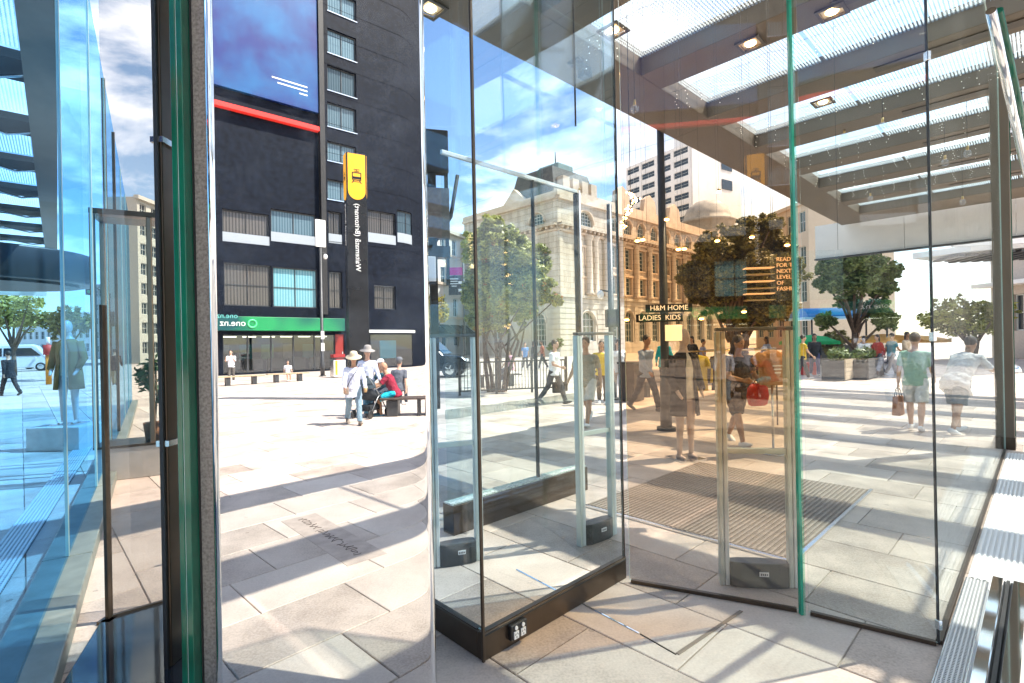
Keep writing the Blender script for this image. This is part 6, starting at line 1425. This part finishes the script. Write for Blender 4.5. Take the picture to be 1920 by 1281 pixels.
# department sign and slogan, both hanging inside behind the brown glass
M_glow = mat('warm_white_letter', (.9, .62, .38), .5, emit=(1, .62, .35), estr=.5); M_letter = mat('off_white_letter', (.85, .8, .72), .5, emit=(1, .9, .75), estr=.6)
zc = 5.4
dp = at(1245, 588, zc); DS = thing('department_sign', 'black hanging sign with white department names behind the brown glass', 'sign', (dp.x, dp.y, 0), radians(-6))
z1_ = at(1245, 578, zc).z; z2_ = at(1245, 596, zc).z
for z_, tx, x_ in ((z1_, 'H&M HOME', .05), (z2_, 'LADIES  KIDS', -.05)):
    b = MB().box((x_, 0, z_), (.48, .02, .085)).build('sign_board', M_black, DS, bevel=.003); text('lettering', tx, .075, M_letter, b, (x_, -.013, z_), extrude=.002)
for x_ in (-.16, .2): MB().tube([(x_, 0, z1_ + .04), (x_, 0, CZ)], .0015, 5).build('wire', M_wire, DS); MB().tube([(x_, 0, z2_ + .04), (x_, 0, z1_ - .04)], .003, 5).build('link', M_wire, DS)
MB().box((.1, .03, z2_ - .16), (.17, .02, .17)).build('lit_poster', mat('lit_poster', (.85, .75, .6), .5, emit=(1, .8, .6), estr=.8), DS)
sp_ = at(1452, 495, 4.6); SG = thing('slogan_sign', 'glowing slogan lettering on a clear panel behind the brown tinted glass', 'sign', (sp_.x, sp_.y, 0), radians(-6))
zA = at(1452, 518, 4.6).z
MB().box((.28, .02, zA), (.62, .008, .44)).build('clear_panel', G_acrylic, SG)
for k, tx in enumerate(('READY', 'FOR T', 'NEXT', 'LEVEL', 'OF', 'FASHI')): text('lettering', tx, .05, M_glow, SG, (.02, .01, zA + .15 - k * .053), extrude=.002, align='LEFT')
for x_ in (.0, .55): MB().tube([(x_, .02, zA + .22), (x_, .02, CZ)], .0015, 5).build('wire', M_wire, SG)
# slim bronze shelf lines left of the slogan
t_ = thing('wall_shelf', 'stack of thin gold shelves hung left of the slogan lettering', 'shelf', at(1425, 530, 4.9) * Vector((1, 1, 0)) if False else column_at(1425, 4.9), radians(-6))
for k, py in enumerate((503, 515, 528, 541, 551, 563)): MB().box((0, 0, at(1425, py, 4.9).z), (.26, .1, .008)).build('shelf_board', M_glow if k % 2 == 0 else M_brass, t_)
for x_ in (-.12, .12): MB().tube([(x_, 0, at(1425, 563, 4.9).z), (x_, 0, CZ)], .0015, 5).build('wire', M_wire, t_)
# warm spot lamps inside
for i, (px, py, lab) in enumerate(((1195, 452, 'left lamp of the warm pair beside the vitrine edge'), (1205, 450, 'right lamp of the warm pair beside the vitrine edge'), (1272, 468, 'left lamp of the warm pair right of the tall brown post'), (1283, 467, 'right lamp of the warm pair right of the tall brown post'), (1348, 360, 'warm spot lamp against the sky over the dome'), (1345, 452, 'warm spot lamp high in the dark tree'), (1410, 445, 'warm spot lamp at the upper middle of the dark tree'), (1476, 460, 'warm spot lamp at the edge of the dark tree'), (1315, 598, 'warm spot lamp low beside the department sign'), (1395, 585, 'warm spot lamp low in front of the dark tree'), (1250, 412, 'warm spot lamp on the tall brown post'), (1175, 600, 'warm spot lamp low beside the vitrine edge'))):
    p = at(px, py, 5.0); t_ = thing('spot_lamp', lab, 'spot lamp', p, 0, 'warm spot lamps behind the brown glass')
    MB().ball((0, 0, 0), (.024, .024, .011)).build('lens', M_lamp, t_); MB().tube([(0, 0, .008), (0, 0, .03)], .016, 8).build('housing', M_brass, t_); MB().tube([(0, 0, .03), (0, 0, CZ - p.z)], .0009, 4).build('flex', M_wire, t_)
# garland of warm lights on the vitrine side
GAR = thing('light_garland', 'golden fairy light garland hanging at the vitrine edge', 'garland', at(1178, 400, 4.6)); rr = random.Random(9); gp_ = [at(px, py, 4.6) - at(1178, 400, 4.6) for px, py in ((1182, 362), (1190, 375), (1183, 392), (1172, 400), (1170, 415), (1168, 428))]
MB().tube(gp_, .006, 5).build('wire', M_wire, GAR); mb = MB()
for k in range(60):
    q = rr.random() * 4.99; i = int(q); a = gp_[i].lerp(gp_[i + 1], q - i) + Vector((rr.gauss(0, .018), rr.gauss(0, .018), rr.gauss(0, .018))); mb.ball(a, .007, nu=5, nv=4)
stuff(mb.build('fairy_lights', M_lamp, GAR)); MB().tube([gp_[0], gp_[0] + Vector((0, 0, 1.6))], .003, 4).build('hanger', M_wire, GAR)

# ------------------------------------------------------------------ far right: parasols, planters, dark canopy, blue roof
def parasol(label, px, py, d, r, col):
    b_ = column_at(px, d); zt = at(px, py, d).z; t_ = thing('parasol', label, 'parasol', b_, RND.random())
    m = cloth('par%.2f' % col[0], col); mb = MB(); mb.lathe([(r, -.5), (r, -.34), (r * .55, -.12), (0, 0)], 8, o=(0, 0, zt), sm=False); mb.build('canopy', m, t_); MB().tube([(0, 0, 0), (0, 0, zt)], .03, 8).build('pole', M_steel, t_); MB().tube([(0, 0, 0), (0, 0, .1)], .3, 14).build('base', M_darksteel, t_)
    for k in range(8): a = 2 * pi * k / 8; MB().tube([(0, 0, zt - .55), (r * .6 * cos(a), r * .6 * sin(a), zt - .18)], .01, 4).build('rib', M_steel, t_)
parasol('green market parasol beside the green glass edge', 1520, 628, 27, 1.5, (.02, .35, .12)); parasol('orange market parasol over the café tables', 1655, 626, 30, 1.9, (.65, .30, .06)); parasol('second orange parasol near the dark pane joint', 1712, 628, 33, 1.9, (.7, .38, .12))
for px, py, lab, w_ in ((1572, 712, 'pale timber planter box beside the airy tree', 1.5), (1620, 708, 'dark low planter under the airy green tree', 2.6)):
    b_ = ground(px, py); t_ = thing('planter_box', lab, 'planter', (b_.x, b_.y, 0), UANG)
    m_ = mat('planter_%d' % px, (.45, .36, .26) if px < 1600 else (.05, .05, .055), .6, var=.2, scale=8)
    for k in range(5): MB().box((0, -.4, .12 + k * .15), (w_, .04, .14)).build('board', m_, t_)
    MB().box((0, 0, .37), (w_ - .02, .74, .72)).build('soil_box', M_darksteel, t_); mb = MB(); leafy(mb, (0, 0, .95), (w_ * .45, .35, .3), 420, .09, random.Random(px)); mb.build('foliage', L_green, t_)
DCN = thing('louvred_canopy', 'dark louvred street canopy with pointed end seen past the long clear pane', 'canopy', column_at(1760, 26), radians(-12))
mb = MB(); mb.prism([(-.4, 1.4), (1.2, -.5), (8, -1.5), (8, 3.4), (1.4, 3.0)], 5.7, 6.0); mb.build('roof_slab', M_white, DCN)
for k in range(13): MB().box((1.0 + k * .55, .9, 5.58), (.3, 3.6 if k > 1 else 2.2, .12), rz=0).build('louvre', M_darksteel, DCN)
MB().box((4, -1.2, 6.1), (8, .2, .5)).build('fascia', M_white, DCN); MB().tube([(5, 1, 0), (5, 1, 5.6)], .1, 10).build('post', M_steel, DCN)
t_ = thing('blue_kiosk_roof', 'long bright blue kiosk roof under the airy green tree', 'kiosk', column_at(1575, 30), radians(-6))
mb = MB(); T = Matrix(((0, 0, 1, 0), (1, 0, 0, 0), (0, 1, 0, 0), (0, 0, 0, 1))); mb.prism([(1.2 * cos(a), .55 * sin(a)) for a in [pi * k / 12 for k in range(13)]], -2.3, 2.3, sm=True, T=T); mb.build('vault', mat('blue_roof', (.02, .22, .55), .3, var=.1), t_, (0, 0, 2.75)); MB().box((0, 0, 2.68), (5, 2.6, .14)).build('eave', mat('pale_blue', (.25, .55, .8), .3), t_)
for x_ in (-2, 2):
    for y_ in (-1, 1): MB().tube([(x_, y_, 0), (x_, y_, 2.65)], .05, 8).build('post', M_darksteel, t_)
MB().box((0, .3, .55), (4.2, 1.2, 1.1)).build('counter', mat('counter_dark', (.08, .07, .06), .6), t_)
for i, (px, d, lab) in enumerate(((1640, 28, 'round café table under the orange parasol'), (1690, 30, 'round café table near the second orange parasol'))):
    t_ = thing('cafe_table', lab, 'table', column_at(px, d)); MB().tube([(0, 0, .72), (0, 0, .75)], .42, 18).build('table_top', M_white, t_); MB().tube([(0, 0, 0), (0, 0, .72)], .03, 8).build('leg', M_darksteel, t_); MB().tube([(0, 0, 0), (0, 0, .03)], .25, 14).build('foot', M_darksteel, t_)
# red shopping sign cube
b_ = ground(1516, 703); t_ = thing('red_crate', 'small red crate on the paving beside the green glass edge', 'crate', (b_.x, b_.y, 0), .4); MB().box((0, 0, .25), (.5, .4, .5)).build('crate_body', mat('crate_red', (.6, .03, .03), .5), t_, bevel=.02); MB().box((0, 0, .52), (.54, .44, .05)).build('rim', mat('crate_red', (.6, .03, .03), .5), t_)
